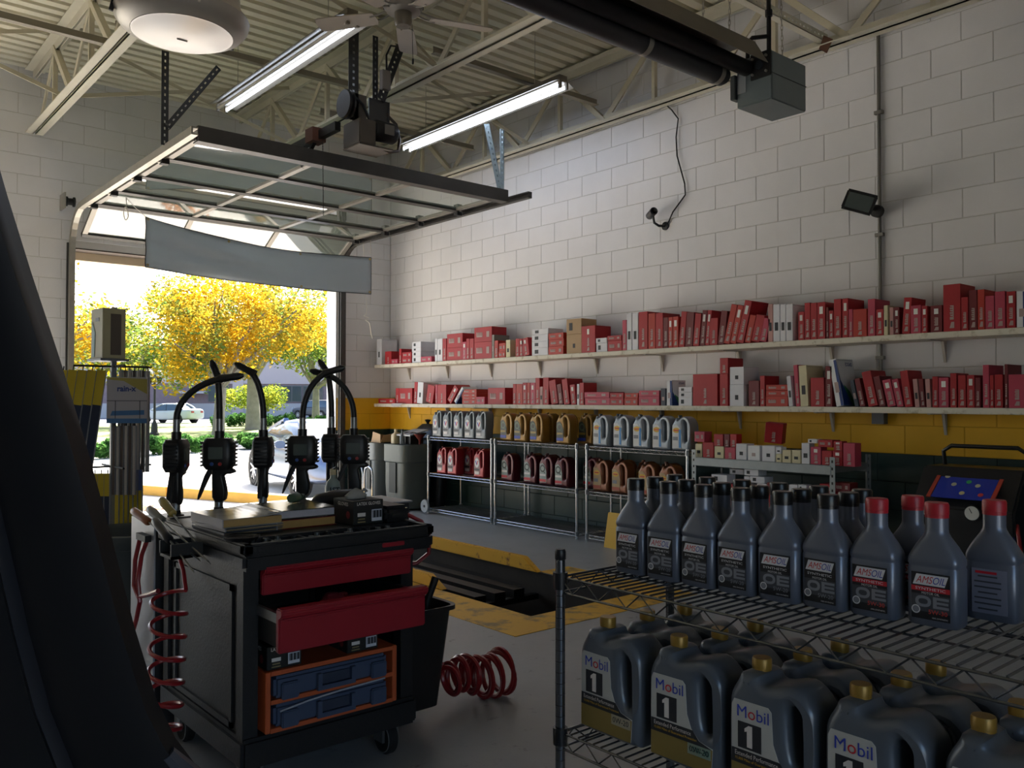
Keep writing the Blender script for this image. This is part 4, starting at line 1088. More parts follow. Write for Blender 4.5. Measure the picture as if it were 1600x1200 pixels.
small = [(4.261,0.069,0.830,0.107,'C',5.53),(4.268,0.100,0.951,0.083,'P',5.53),(4.189,0.107,0.830,0.121,'R',5.53),(4.076,0.090,0.830,0.095,'C',5.53),(4.082,0.090,0.925,0.094,'R',5.53),(3.986,0.053,0.920,0.102,'D',5.53),(3.930,0.061,0.920,0.104,'R',5.53),(3.980,0.099,0.830,0.090,'P',5.53),(3.878,0.100,0.830,0.123,'W',5.53),(3.772,0.106,0.830,0.113,'B',5.53),(3.650,0.113,0.830,0.118,'W',5.53),(3.532,0.048,0.891,0.051,'W',5.53),(3.532,0.048,0.830,0.061,'C',5.53),(3.479,0.073,0.830,0.092,'C',5.53),(3.401,0.071,0.830,0.096,'C',5.53),(3.324,0.065,0.830,0.149,'W',5.53),(3.254,0.084,0.830,0.125,'P',5.53),(3.195,0.111,0.955,0.052,'R',5.53),(3.168,0.079,0.830,0.102,'R',5.53),(3.086,0.073,0.830,0.105,'R',5.53),(3.009,0.088,0.830,0.162,'P',5.53),(3.079,0.066,0.935,0.066,'R',5.53),(3.274,0.074,0.979,0.030,'W',5.53),(4.106,0.150,0.640,0.066,'W',5.53),(4.004,0.129,0.707,0.041,'W',5.63),(3.806,0.129,0.715,0.049,'W',5.53),(3.806,0.051,0.651,0.058,'W',5.53),(3.753,0.130,0.665,0.050,'W',5.53),(3.974,0.099,0.587,0.053,'R',5.53),(3.864,0.158,0.598,0.053,'W',5.53),(3.694,0.082,0.594,0.071,'W',5.53),(3.607,0.086,0.594,0.083,'D',5.53),(3.500,0.073,0.608,0.058,'W',5.53),(3.424,0.069,0.608,0.068,'W',5.53),(3.352,0.068,0.625,0.056,'W',5.53),(3.185,0.106,0.633,0.067,'R',5.53),(3.075,0.117,0.654,0.064,'D',5.53),(3.355,0.150,0.450,0.175,'R',5.53),(3.018,0.056,0.450,0.204,'W',5.53),(2.958,0.077,0.450,0.223,'D',5.53),(3.963,0.087,0.450,0.137,'P',5.53),(3.864,0.158,0.450,0.148,'C',5.53),(3.678,0.157,0.450,0.144,'R',5.53),(3.500,0.135,0.450,0.158,'W',5.53),(3.185,0.096,0.450,0.183,'P',5.53),(4.105,0.13,0.45,0.135,'W',5.53)]
for i, (y0, wd, z0, h, c, x) in enumerate(small):
    lev = 'top' if z0 > .8 else 'second'
    col = BOXC[c][1]
    high = 'upper' if (z0 > .86 or .5 < z0 < .8) else 'lower'
    card_box('filter_carton', wd-.004, min(.11, max(.07, wd)), h-.002, c, (x, y0-wd/2, z0), '%s small carton, %s from left on the %s steel shelf level' % (col, ordinal(i if lev == 'top' else i-23), lev), 'small cartons on the steel shelf')
card_box('filter_carton', .13, .12, .15, 'R', (5.60, 3.60, .962), 'red carton tilted on top of the white cartons', 'small cartons on the steel shelf', rx=.10, rz=.35)
# ================================================================ near rack with quart bottles and jugs
m_rack = M('dark_chrome_rack', '#6f7276', .22, .9)
t = thing('wire_rack', 'chrome wire rack in the foreground holding bottles and jugs', 'shelf', (0, 0, 0))
RX0, RX1, RY0, RY1 = 1.53, 1.97, .30, 1.61
RZ = .828; RZ2 = .43
for (x, y) in ((RX0, RY1), (RX1, RY1), (RX0, RY0), (RX1, RY0)):
    p = link('post', MB().tube([(0, 0, 0), (0, 0, .868)], .0125, 14).mesh('post', m_rack, 40), t, (x, y, 0))
    MB().lathe([(.0128, .868), (.0145, .87), (.0145, .89), (.012, .896), (0, .897)], 14).build('post_cap', m_blackp, p, smooth=True)
    for k in range(30): MB().lathe([(.0128, -.0008), (.0131, 0), (.0128, .0008)], 12, (0, 0, .02+k*.028), cap=False).build('groove_ring', m_black, p)
    for z in (RZ, RZ2): MB().lathe([(.0135, -.035), (.0185, -.035), (.0195, .008), (.0135, .008)], 14, (0, 0, z)).build('collar', m_blackp, p, smooth=True)
wire_level(t, RX0, RX1, RY0, RY1, RZ, 50, True, .044, m_rack)
wire_level(t, RX0, RX1, RY0, RY1, RZ2, 50, True, .044, m_rack)
# quart bottle
m_quart = M('quart_grey_plastic', '#69707f', .32, .35, spec=.6)
m_blue_l = M('logo_blue', '#2a3ea0', .5); m_red_l = M('logo_red', '#c01f2e', .5); m_wht_l = M('logo_white', '#d6d6da', .5); m_pan = M('panel_grey', '#3e4148', .5)
def quart_meshes():
    a, b = .050, .033
    R = [sq(a*.93, b*.90, 0, 28, 5), sq(a, b, .006, 28, 5), sq(a, b, .113, 28, 5), sq(a*.97, b*.95, .116, 28, 5), sq(a*.97, b*.95, .119, 28, 5), sq(a, b, .122, 28, 5), sq(a, b, .130, 28, 5), sq(a*.97, b*.97, .137, 28, 4.5), sq(a*.78, b*.88, .156, 28, 3.2), sq(a*.53, b*.73, .175, 28, 2.4), sq(.0225, .0215, .184, 28, 2), sq(.0215, .0215, .190, 28, 2), sq(.0215, .0215, .222, 28, 2)]
    return MB().loft(R).mesh('body', m_quart, 50)
QB = quart_meshes()
def amsoil_logo():
    cu = bpy.data.curves.new('lettering', 'FONT'); cu.body = 'AMSOIL'; cu.size = .02; cu.align_x = 'CENTER'; cu.align_y = 'CENTER'; cu.shear = .35; cu.resolution_u = 4
    cu.materials.append(m_red_l); cu.materials.append(m_blue_l)
    for i in (3, 4, 5): cu.body_format[i].material_index = 1
    ob = bpy.data.objects.new('lettering', cu); me = bpy.data.meshes.new_from_object(ob); bpy.data.objects.remove(ob)
    me.transform(Matrix.Rotation(PI/2, 4, 'X')); xs = [v.co.x for v in me.vertices]; me.transform(Matrix.Scale(.056/(max(xs)-min(xs)), 4, (1, 0, 0)))
    return me
LOGO = amsoil_logo()
def quart_proto(red, back=False):
    t = thing('oil_bottle', 'x', 'bottle')
    link('body', QB, t)
    link('cap', cap_mesh(.0222, .03, M('quart_cap_red', '#b0202e', .4) if red else M('quart_cap_black', '#131416', .3)), t, (0, 0, .214))
    if back:
        lb = link('back_label', rect(.066, .09, M('back_label_grey', '#7b7e90', .5)), t, (0, -.0338, .06))
        for k in range(7): link('print_line', rect(.05 if k % 3 else .036, .003, m_pan), lb, (-.003, -.001, .03-k*.011))
        link('print_heading', rect(.04, .005, m_red_l), lb, (-.006, -.001, .038))
        return t
    lb = link('label', rect(.074, .092, M('label_black', '#17181c', .45)), t, (0, -.0338, .060))
    link('logo_plate', MB().prism([(-.034, -.0105), (.027, -.0105), (.034, .0105), (-.027, .0105)], -.0009, -.0006, 'y').mesh('logo_plate', m_wht_l), lb, (0, 0, .032))
    link('lettering', LOGO, lb, (0, -.0012, .0315))
    link('stripe', rect(.074, .0095, m_red_l if red else M('stripe_black', '#0b0b0d', .4)), lb, (0, -.0003, .014))
    link('lettering', text_mesh('SYNTHETIC', .0075, m_wht_l, .003, width=.058), lb, (0, -.0012, .014))
    link('grey_panel', rect(.074, .034, m_pan), lb, (0, -.0002, -.014))
    link('lettering', text_mesh('MOTOR OIL', .0065, m_wht_l, .003, width=.034), lb, (0, -.0012, .0055))
    m_oe = M('oe_grey', '#7f838c', .45)
    for x0 in (-.017, .017):                  # the two big rounded letters
        if x0 < 0:
            ring = profile('big_letter', [smooth_pts([(-.015, -.011), (.015, -.011), (.015, .011), (-.015, .011)], 2), smooth_pts([(-.009, -.0055), (.009, -.0055), (.009, .0055), (-.009, .0055)], 2)], .0006, 0, m_oe)
        else:
            ring = MB().prism([(-.015, -.011), (.015, -.011), (.015, -.006), (-.008, -.006), (-.008, -.0022), (.014, -.0022), (.014, .0022), (-.008, .0022), (-.008, .006), (.015, .006), (.015, .011), (-.015, .011)], -.0003, .0003, 'y').mesh('big_letter', m_oe)
        link('big_letter', ring, lb, (x0+.003, -.0012, -.011))
    link('seal', disc(.0085, .0085, m_wht_l, -.0016, ri=.72), lb, (-.028, 0, -.028))
    link('seal_core', disc(.0055, .0055, m_oe, -.0015), lb, (-.028, 0, -.028))
    link('lettering', text_mesh('5W-30' if red else '5W-20', .012, M('grade_red', '#d04038', .5) if red else m_oe, .006, width=.036), lb, (.014, -.0012, -.0305))
    link('lettering', text_mesh('100% SYNTHETIC', .004, m_wht_l, .003, width=.03), lb, (.018, -.0012, -.0415))
    return t
QP = {}
def quart(kind, x, y, rz, label):
    z = RZ+.0035
    if kind not in QP:
        QP[kind] = quart_proto(kind != 'black', kind == 'back'); o = QP[kind]; o.location = (x, y, z); o.rotation_euler = (0, 0, -PI/2+rz)
    else:
        o = copy_tree(QP[kind], (x, y, z), (0, 0, -PI/2+rz))
    o['label'] = label; o['group'] = 'quart oil bottles on the near rack'
front = [(1.665, 1.500, 'black'), (1.665, 1.392, 'black'), (1.67, 1.288, 'black'), (1.675, 1.185, 'black'), (1.685, 1.080, 'black'), (1.70, .978, 'black'), (1.715, .876, 'red'), (1.735, .762, 'red')]
for i, (x, y, k) in enumerate(front):
    quart(k, x+.033, y, .04*math.sin(i*2.1), '%s-capped grey quart bottle, %s from left in the front row' % (k, ordinal(i)))
quart('back', 1.905, .705, .05, 'red-capped grey quart bottle turned backwards at the right end')
quart('red', 1.855, .850, 0, 'red-capped grey quart bottle in the second row, between two red caps')
for i, (x, y) in enumerate(((1.765, 1.50), (1.765, 1.395), (1.77, 1.29), (1.775, 1.185), (1.785, 1.08), (1.80, .972))):
    quart('black', x+.01, y, 0, 'black-capped grey quart bottle, %s from left in the second row' % ordinal(i))
for i, (x, y) in enumerate(((1.86, 1.51), (1.865, 1.405), (1.87, 1.30), (1.875, 1.195), (1.88, 1.09), (1.885, .985))):
    quart('black', x+.01, y, 0, 'black-capped grey quart bottle, %s from left in the third row' % ordinal(i))
# five quart jugs on the level below
grades = ['0W-20', '10W-30', '5W-30', '5W-20', '0W-40']
jys = [1.59, 1.357, 1.13, .905, .675]
for i, y in enumerate(jys):
    o = place_jug('mobil', 1.575, y, RZ2+.003, 'silver oil jug with gold cap, %s from left in the front row' % ordinal(i), 'gold-capped jugs on the near rack', .03*math.sin(i*1.7))
    if i < 2:
        lb = [c for c in o.children if c.name.startswith('label')][0]
        link('grade_patch', rect(.062, .024, M('patch_tan', '#a39b86', .5) if i == 0 else M('patch_teal', '#8fb5a8', .5)), lb, (.150, -.0022, .056))
        link('lettering', text_mesh(grades[i], .019, m_ld if i == 0 else M('teal_text', '#1f5a50', .5), .006, width=.052), lb, (.150, -.0032, .056))
for i, y in enumerate((1.568, 1.335, 1.11, .885, .66)):
    place_jug('mobil', 1.705, y, RZ2+.003, 'silver oil jug with gold cap, %s from left in the second row' % ordinal(i), 'gold-capped jugs on the near rack', .03*math.cos(i*1.3))
for i, y in enumerate((1.545, 1.32, 1.09, .87)):
    place_jug('mobil', 1.833, y, RZ2+.003, 'silver oil jug with gold cap, %s from left in the third row' % ordinal(i), 'gold-capped jugs on the near rack', 0)
t = thing('black_glove', 'black rubber glove lying on the right end of the near rack', 'glove', (1.66, .475, RZ+.004))
MB().loft([sq(.03, .012, 0, 12, 3, 0, .012), sq(.045, .02, .03, 12, 3, 0, .018), sq(.045, .022, .07, 12, 3, 0, .02), sq(.035, .015, .1, 12, 3, 0, .014)]).build('palm', m_rubber, t, rot=(PI/2, 0, 0), loc=(0, 0, 0), smooth=60)
for k in range(4): MB().tube([(-.03+k*.02, -.09, .015), (-.035+k*.022, -.13, .018), (-.035+k*.024, -.155-.01*(k % 2), .01)], [.011, .01, .007], 8).build('finger', m_rubber, t, smooth=True)

# ================================================================ refrigerant service machine at the right
t = thing('service_machine', 'black wheeled service machine with a blue control panel', 'machine', (5.50, 2.22, 0))
MB().prism([(-.0, .1), (.45, .1), (.45, .86), (.16, .86), (-.02, .62)], -.30, .30, 'y').build('cabinet', m_blackp, t, bevel=.012)
pan = link('control_panel', None, t, (.07, 0, .745), (0, -.64, 0))
MB().box(-.125, .125, -.17, .17, .012, .017).build('screen_sheet', M('panel_blue', '#1d36a8', .4), pan)
for s in (-1, 1): MB().box(-.13, .13, s*.185-.012, s*.185+.012, .012, .019).build('red_stripe', M('panel_red', '#b5412c', .5), pan)
for (x, y, c) in ((.07, .13, '#b9b79b'), (.0, .07, '#b9b79b'), (.0, -.07, '#b9b79b'), (-.075, .0, '#c9c08a'), (.03, -.01, '#2f9e5b'), (-.08, -.11, '#c03a3a')):
    MB().lathe([(0, .017), (.016, .017), (.016, .0185), (0, .0187)], 14, (x, y, 0)).build('button', M('btn_'+c[1:], c, .5), pan)
link('print_block', MB().box(.09, .105, -.05, .03, .0172, .0178).mesh('print_block', m_prn), pan)
for y in (.19, -.10):
    g = link('gauge', None, t, (-.012, y*.9+.02, .60), (0, 0, 0))
    MB().lathe([(0, -.02), (.048, -.02), (.05, 0), (.05, .02), (0, .02)], 24, (0, 0, 0), 'x').build('bezel', m_black, g, smooth=True)
    MB().lathe([(0, -.0215), (.042, -.0215), (.042, -.02), (0, -.02)], 24, (0, 0, 0), 'x').build('dial', M('gauge_face', '#c9c9c4', .4), g)
    MB().bar((-.0225, 0, 0), (-.0225, .015, .028), .002, .003).build('needle', m_black, g)
MB().tube([(.36, .25, .86), (.34, .25, .95), (.34, .20, .985), (.34, -.20, .985), (.34, -.25, .95), (.36, -.25, .86)], .014, 8).build('handle', m_blackp, t, smooth=True)
for s in (-1, 1):
    MB().lathe([(0, -.025), (.09, -.025), (.1, -.015), (.1, .015), (.09, .025), (0, .025)], 24, (.36, s*.32, .1), 'y').build('wheel', m_rubber, t, smooth=True)
    MB().lathe([(0, -.015), (.04, -.015), (.04, .015), (0, .015)], 16, (.05, s*.2, .04), 'y').build('caster', m_rubber, t, smooth=True)
m_redh = M('red_hose_rubber', '#8d1820', .35, spec=.6)
MB().tube([(.02, -.30, .55), (-.08, -.36, .35), (-.06, -.38, .12), (.02, -.40, .05), (.1, -.42, .25), (.15, -.40, .5)], .011, 8).build('hose', m_redh, t, smooth=True)
MB().tube([(.02, -.28, .5), (-.1, -.33, .3), (-.1, -.34, .1), (.0, -.37, .03), (.12, -.40, .2), (.18, -.38, .55)], .011, 8).build('hose', M('blue_hose_rubber', '#1d2f6e', .4), t, smooth=True)
# wand and hoses hanging further right
t = thing('hanging_wand', 'black wand with hoses hanging on the wall at right edge', 'tool', (5.75, 1.62, 0))
MB().tube([(0, 0, .55), (0, .01, .95), (0, 0, 1.05)], .016, 8).build('wand', m_blackp, t, smooth=True)
MB().lathe([(0, 0), (.03, .0), (.035, .05), (.02, .09), (0, .1)], 14, (0, 0, 1.03)).build('grip', m_black, t, smooth=True)
MB().tube([(0, 0, .55), (-.05, .06, .3), (-.1, .12, .1), (-.12, .2, .02), (-.1, .05, .012), (-.05, -.1, .012)], .011, 8).build('hose', m_redh, t, smooth=True)
MB().box(-.02, .35, -.03, .03, 1.0, 1.03).build('wall_hook', m_black, t)
# grey-green drain bins in the corner
m_bin = M('grey_green_plastic', '#59625f', .5, var=.06, vscale=6)
def drain_bin(y, label, mat, w=.30, h=.76):
    t = thing('drain_bin', label, 'bin', (5.61, y, 0), group='drain bins in the corner')
    MB().loft([sq(.19, w/2*.9, .02, 20, 6), sq(.20, w/2, .3, 20, 6), sq(.20, w/2, h*.72, 20, 6), sq(.215, w/2+.015, h*.74, 20, 6), sq(.215, w/2+.015, h, 20, 6)]).build('tank', mat, t, smooth=40)
    MB().box(-.215, -.205, -w*.16, w*.16, .2, .55).build('recess', M('bin_recess', '#2f3735', .6), t, bevel=.004)
    for s in (-1, 1): MB().lathe([(0, -.02), (.04, -.02), (.04, .02), (0, .02)], 16, (.17, s*(w/2+.015), .04), 'y').build('wheel', m_rubber, t, smooth=True)
    MB().tube([(.18, -w/2+.02, h), (.2, -w/2+.02, h+.06), (.2, w/2-.02, h+.06), (.18, w/2-.02, h)], .012, 8).build('handle', m_blackp, t, smooth=True)
    return t
drain_bin(9.06, 'pale grey plastic drain bin standing in the corner', M('pale_grey_plastic', '#7d8487', .5), .28)
drain_bin(8.52, 'grey-green plastic drain bin beside the first wire shelf', m_bin, .46)
def corner_item(name, label, cat, loc, parts, rz=0):
    t = thing(name, label, cat, loc, rz, group='odds and ends on the drain bins')
    for n, b, mat, sm in parts: b.build(n, mat, t, smooth=sm)
    return t
corner_item('cardboard_tray', 'crumpled tan cardboard on top of the drain bin', 'cardboard', (5.6, 8.98, .765), [('base', MB().box(-.15, .15, -.11, .11, 0, .01), BMAT['K'], False), ('wall', MB().prism([(-.15, 0), (.15, 0), (.12, .12), (-.1, .09)], -.11, -.10, 'y'), BMAT['K'], False), ('wall', MB().prism([(-.15, 0), (.15, 0), (.15, .07), (-.12, .11)], .10, .11, 'y'), BMAT['K'], False), ('flap', MB().prism([(-.1, .01), (.1, .01), (.07, .13), (-.1, .1)], -.148, -.14, 'x'), BMAT['K'], False)])
corner_item('small_jug', 'small cream plastic jug on the drain bin', 'jug', (5.52, 8.64, .765), [('body', MB().loft([sq(.05, .045, 0, 16, 4), sq(.05, .045, .1, 16, 4), sq(.02, .02, .13, 16, 2), sq(.018, .018, .15, 16, 2)]), M('cream_plastic', '#c9b994', .5), 50), ('cap', MB().lathe([(0, .15), (.02, .15), (.02, .17), (0, .17)], 14), M('cream_plastic'), 40)])
corner_item('spray_can', 'small grey bottle standing before the printed tray on the bin', 'bottle', (5.50, 8.47, .765), [('body', MB().lathe([(0, 0), (.03, 0), (.03, .09), (.012, .12), (.012, .15)], 16), M('pewter_plastic', '#6d7378', .4), 40), ('cap', MB().lathe([(0, .15), (.014, .15), (.012, .175), (0, .175)], 14), m_blackp, 40)])
corner_item('funnel_tray', 'white slotted tray tilted on top of the drain bins', 'tray', (5.64, 8.46, .80), [('plate', MB().prism([(-.14, .06), (.12, .12), (.12, .135), (-.14, .075)], -.15, .15, 'y'), M('tray_white', '#b9bcc0', .5), False), ('slot', MB().prism([(-.08, .0885), (-.02, .102), (-.02, .104), (-.08, .0905)], -.10, -.03, 'y'), m_black, False), ('slot', MB().prism([(-.08, .0885), (-.02, .102), (-.02, .104), (-.08, .0905)], .03, .10, 'y'), m_black, False), ('support', MB().box(-.1, .08, -.1, .1, -.035, .07), m_blackp, False)])
corner_item('red_funnel', 'dark red funnel with black rim on the drain bin', 'funnel', (5.60, 8.255, .765), [('cone', MB().lathe([(.012, .0), (.015, .05), (.07, .12)], 18, cap=False), M('dark_red_plastic', '#6d2318', .45), 50), ('rim', MB().lathe([(.07, .12), (.078, .12), (.078, .135), (.07, .135)], 18, cap=False), m_black, 40)])
corner_item('black_bag', 'black plastic bag heaped behind the drain bins', 'bag', (5.965, 8.62, 0), [('heap', MB().loft([sq(.10, .3, 0, 16, 3), sq(.11, .34, .3, 16, 3), sq(.11, .32, .7, 16, 3), sq(.09, .26, .9, 16, 2.6), sq(.04, .1, .99, 16, 2)]), M('bag_black', '#16181a', .35, bump=.9, bscale=25), 60), ('knot', MB().lathe([(.03, .97), (.015, 1.0), (.04, 1.04), (0, 1.05)], 10), M('bag_black'), 50)])
t = thing('drain_hand_truck', 'chrome bent tube handles standing in front of the bins', 'handle', (5.25, 8.95, 0))
for dy in (.08, -.14):
    MB().tube([(0, dy+.09, .0), (0, dy+.09, .40), (0, dy+.07, .47), (0, dy, .50), (0, dy-.07, .47), (0, dy-.09, .40), (0, dy-.09, 0)], .013, 8).build('hoop', m_chrome, t, smooth=True)
MB().box(-.05, .05, -.25, .2, .0, .03).build('base', m_blackp, t)
t = thing('white_reel', 'round white plastic wheel leaning at the wire shelf post', 'wheel', (5.50, 8.00, .085))
MB().lathe([(0, -.008), (.07, -.012), (.075, 0), (.07, .012), (0, .008)], 28, (0, 0, 0), 'x').build('disc', M('reel_white', '#9fa5a8', .5), t, smooth=True)
MB().lathe([(0, -.016), (.014, -.016), (.014, .016), (0, .016)], 12, (0, 0, 0), 'x').build('hub', m_blackp, t, smooth=True)
# ================================================================ tool cart
m_cart = M('black_structural_foam', '#111216', .5, var=.12, vscale=12, bump=.3, bscale=120)
m_cart_r = M('cart_red_plastic', '#8e1826', .42, var=.05, vscale=8)
m_slide = M('drawer_slide_steel', '#7d7f80', .35, .8)
CX0, CX1, CY0, CY1 = 1.10, 1.735, 2.60, 3.34
t = thing('tool_cart', 'black plastic tool cart with two red drawers', 'tool cart', (0, 0, 0))
# top tray with rim, compartments
tp = link('top_tray', MB().box(CX0-.02, CX1+.06, CY0-.05, CY1+.02, .745, .80).mesh('top_tray', m_cart), t); bev(tp.data, .012)
for a in ((CX0-.02, CX1+.06, CY0-.05, CY0-.015), (CX0-.02, CX1+.06, CY1-.015, CY1+.02), (CX0-.02, CX0+.015, CY0-.05, CY1+.02), (CX1+.025, CX1+.06, CY0-.05, CY1+.02), (CX0, CX1+.05, CY0+.07, CY0+.085)):
    MB().box(a[0], a[1], a[2], a[3], .795, .83).build('rim', m_cart, tp, bevel=.006)
MB().box(CX0, CX1+.03, CY0+.085, CY1-.01, .795, .826).build('work_surface', m_cart, tp)
for k in range(1, 6):
    x = CX0+k*.11; MB().box(x-.004, x+.004, CY0-.02, CY0+.075, .797, .824).build('divider', m_cart, tp)
MB().box(CX1-.16, CX1-.07, CY0-.054, CY0-.049, .77, .785).build('red_badge', m_cart_r, tp, bevel=.002)
# frame
for x in (CX0, CX1-.05):
    for y in (CY0, CY1-.05):
        link('corner_post', MB().box(x, x+.05, y, y+.05, .12, .75).mesh('corner_post', m_cart), t); 
sp = link('side_panel', MB().box(CX0+.012, CX0+.03, CY0+.05, CY1-.05, .16, .74).mesh('side_panel', m_cart), t)
for z in (.22, .66): MB().box(CX0+.004, CX0+.014, CY0+.10, CY1-.10, z, z+.02).build('side_rib', m_cart, sp)
for y in (CY0+.10, CY1-.12): MB().box(CX0+.004, CX0+.014, y, y+.02, .22, .68).build('side_rib', m_cart, sp)
link('side_panel', MB().box(CX1-.03, CX1-.012, CY0+.05, CY1-.05, .16, .74).mesh('side_panel', m_cart), t)
link('back_panel', MB().box(CX0+.05, CX1-.05, CY1-.03, CY1-.012, .16, .74).mesh('back_panel', m_cart), t)
bt = link('bottom_tray', MB().box(CX0-.01, CX1+.01, CY0-.02, CY1+.01, .12, .215).mesh('bottom_tray', m_cart), t); bev(bt.data, .012)
# drawers
def drawer(z0, z1, pull, x0, x1):
    yf = CY0-.02-pull
    d = link('drawer', None, t, (0, yf, 0))
    fr = MB().prism([(0, z0), (.022, z0), (.022, z1), (-.018, z1), (-.022, z1-.012), (-.018, z1-.024), (0, z1-.034)], x0, x1, 'x').build('front', m_cart_r, d, bevel=.004)
    MB().box(x0+.02, x0+.03, .02, .52, z0+.01, z1-.02).build('box_side', m_black, d); MB().box(x1-.03, x1-.02, .02, .52, z0+.01, z1-.02).build('box_side', m_black, d)
    MB().box(x0+.02, x1-.02, .02, .52, z0+.005, z0+.012).build('box_bottom', m_black, d)
    for x in (x0+.008, x1-.02): MB().box(x, x+.012, .03, .5, z1-.05, z1-.02).build('slide', m_slide, d)
    return d
drawer(.660, .756, .0, CX0+.055, CX1-.02)
d2 = drawer(.515, .650, .16, CX0+.035, CX1-.068)
for k, (x, y, c) in enumerate(((1.35, .10, '#7d1c28'), (1.47, .13, '#5d1a22'), (1.42, .2, '#8a2731'))):
    tt = thing('shop_rag', ['crumpled dark red rag in the open drawer', 'small dark rag beside the red rag in the drawer', 'red rag at the back of the open drawer'][k], 'rag', (x, CY0-.18+y, .53), group='rags in the open drawer')
    MB().loft([sq(.05, .04, 0, 14, 2.4), sq(.06, .05, .03, 14, 3), sq(.045, .05, .07, 14, 2.2, .01, 0), sq(.02, .02, .095, 14, 2)]).build('cloth', M('rag_'+c[1:], c, .85, bump=1., bscale=60), tt, smooth=60)
    MB().tube([(.03, .0, .08), (.06, .02, .075), (.07, .04, .05)], [.012, .014, .006], 8).build('fold', M('rag_'+c[1:]), tt, smooth=True)
# casters
for x in (CX0+.06, CX1-.06):
    for y in (CY0+.08, CY1-.08):
        c = link('caster', None, t, (x, y, 0))
        MB().lathe([(0, -.02), (.052, -.02), (.06, -.012), (.06, .012), (.052, .02), (0, .02)], 24, (0, 0, .06), 'x').build('wheel', m_rubber, c, smooth=True)
        MB().lathe([(.05, -.0215), (.053, -.0215), (.053, .0215), (.05, .0215)], 24, (0, 0, .06), 'x', cap=False).build('rim_line', M('caster_grey', '#777a7c', .4, .5), c)
        MB().box(-.034, -.024, -.03, .03, .05, .115).build('fork', m_slide, c); MB().box(.024, .034, -.03, .03, .05, .115).build('fork', m_slide, c)
        MB().box(-.034, .034, -.03, .03, .108, .12).build('fork_top', m_slide, c)
# orange case rack with two tool cases
m_org = M('orange_plastic', '#b5542b', .5, var=.05, vscale=9)
m_case = M('blue_grey_case', '#3d4a63', .45)
t = thing('parts_case_rack', 'orange plastic rack in the cart holding two blue-grey cases', 'rack', (1.415, 2.585, .217))
W2, HH, DP = .245, .195, .36
for a in ((-W2, -W2+.018, 0, HH), (W2-.018, W2, 0, HH)): MB().box(a[0], a[1], 0, DP, a[2], a[3]).build('side', m_org, t, bevel=.003, seg=1)
for z in (0, .09, HH-.014): MB().box(-W2+.018, W2-.018, 0, DP, z, z+.014).build('shelf', m_org, t)
for k, z in enumerate((.015, .105)):
    tt = thing('parts_case', ['blue-grey parts case in the lower slot of the orange rack', 'blue-grey parts case in the upper slot of the orange rack'][k], 'case', (1.415, 2.580, .217+z), group='cases in the orange rack')
    b = link('shell', MB().box(-.215, .205, .005, .32, 0, .07).mesh('shell', m_case), tt); bev(b.data, .01)
    for x in (-.165, .165): MB().box(x-.03, x+.03, -.010, .008, -.004, .05).build('latch', m_case, tt, bevel=.004)
    hn = MB().prism([(-.07, .0), (.07, .0), (.07, .055), (.055, .055), (.055, .015), (-.055, .015), (-.055, .055), (-.07, .055)], -.012, .003, 'y').build('handle', m_case, tt)
    MB().box(-.052, .052, -.002, .006, .017, .05).build('handle_recess', M('case_dark', '#2a3347', .5), tt)
    if k == 0: MB().tube([(-.2, -.004, .052), (-.1, -.006, .066), (.02, -.006, .074), (.19, -.004, .078)], .003, 5).build('zip_tie', M('tie_pale', '#a9adb8', .4), tt)
# glove boxes
m_glv = M('glove_box_black', '#1b1c1c', .5); m_glvt = M('glove_tan', '#857a55', .5)
def glove_box(loc, w, d, h, rz, label, front=True):
    tt = thing('glove_box', label, 'box', loc, rz, group='latex glove boxes')
    b = link('carton', MB().box(-w/2, w/2, -d/2, d/2, 0, h).mesh('carton', m_glv), tt); bev(b.data, .002, 1)
    y = -d/2-.0012
    link('lettering', text_mesh('LATEX GLOVES', .016, m_prn, .006, width=w*.78), b, (0, y, h*.86))
    bc = link('barcode', rect(w*.34, h*.48, M('barcode_white', '#c9ccd6', .6)), b, (w*.27, y, h*.36))
    for k in range(9): link('bar', rect(w*.012*(1+k % 3), h*.30, m_prb), bc, (-w*.135+k*w*.034, -.001, h*.05))
    link('printed_patch', rect(w*.26, h*.15, m_prn), b, (-w*.24, y, h*.42))
    link('printed_line', rect(w*.22, h*.05, m_glvt), b, (-w*.24, y, h*.24)); link('printed_line', rect(w*.26, h*.05, m_glvt), b, (-w*.24, y, h*.12))
    s = link('side_lettering', text_mesh('GLOVES', .018, m_prn, .006, width=d*.5), b, (-w/2-.0012, 0, h*.82), (0, 0, -PI/2))
    link('side_patch', disc(.014, .014, M('patch_maroon', '#7a2a2c', .5), 0), b, (-w/2-.0012, -d*.25, h*.4), (0, 0, -PI/2))
    return tt
glove_box((1.625, 2.80, .8265), .125, .15, .088, 0, 'black latex glove box standing on the cart top')
glove_box((1.24, 2.68, .413), .12, .16, .075, .0, 'black latex glove box at the left on the orange rack')
glove_box((1.53, 2.68, .413), .12, .16, .075, .0, 'black latex glove box at the right on the orange rack')
t = thing('glove_tuft', 'pale rubber glove poking out of the glove box on the cart', 'glove', (1.615, 2.80, .915))
MB().loft([sq(.04, .015, 0, 12, 2.4), sq(.045, .02, .012, 12, 2.4), sq(.02, .012, .03, 12, 2), sq(.005, .004, .038, 12, 2)]).build('cuff', M('glove_pale', '#8f8f8c', .6, bump=.8, bscale=80), t, smooth=60)
MB().tube([(.02, 0, .02), (.04, .01, .03), (.055, .012, .022)], [.006, .006, .004], 6).build('finger', M('glove_pale'), t, smooth=True)
t = thing('black_case', 'small black plastic case at the right of the cart top', 'case', (1.742, 2.80, .8265))
b = link('shell', MB().box(-.052, .052, -.09, .09, 0, .06).mesh('shell', m_blackp), t); bev(b.data, .012)
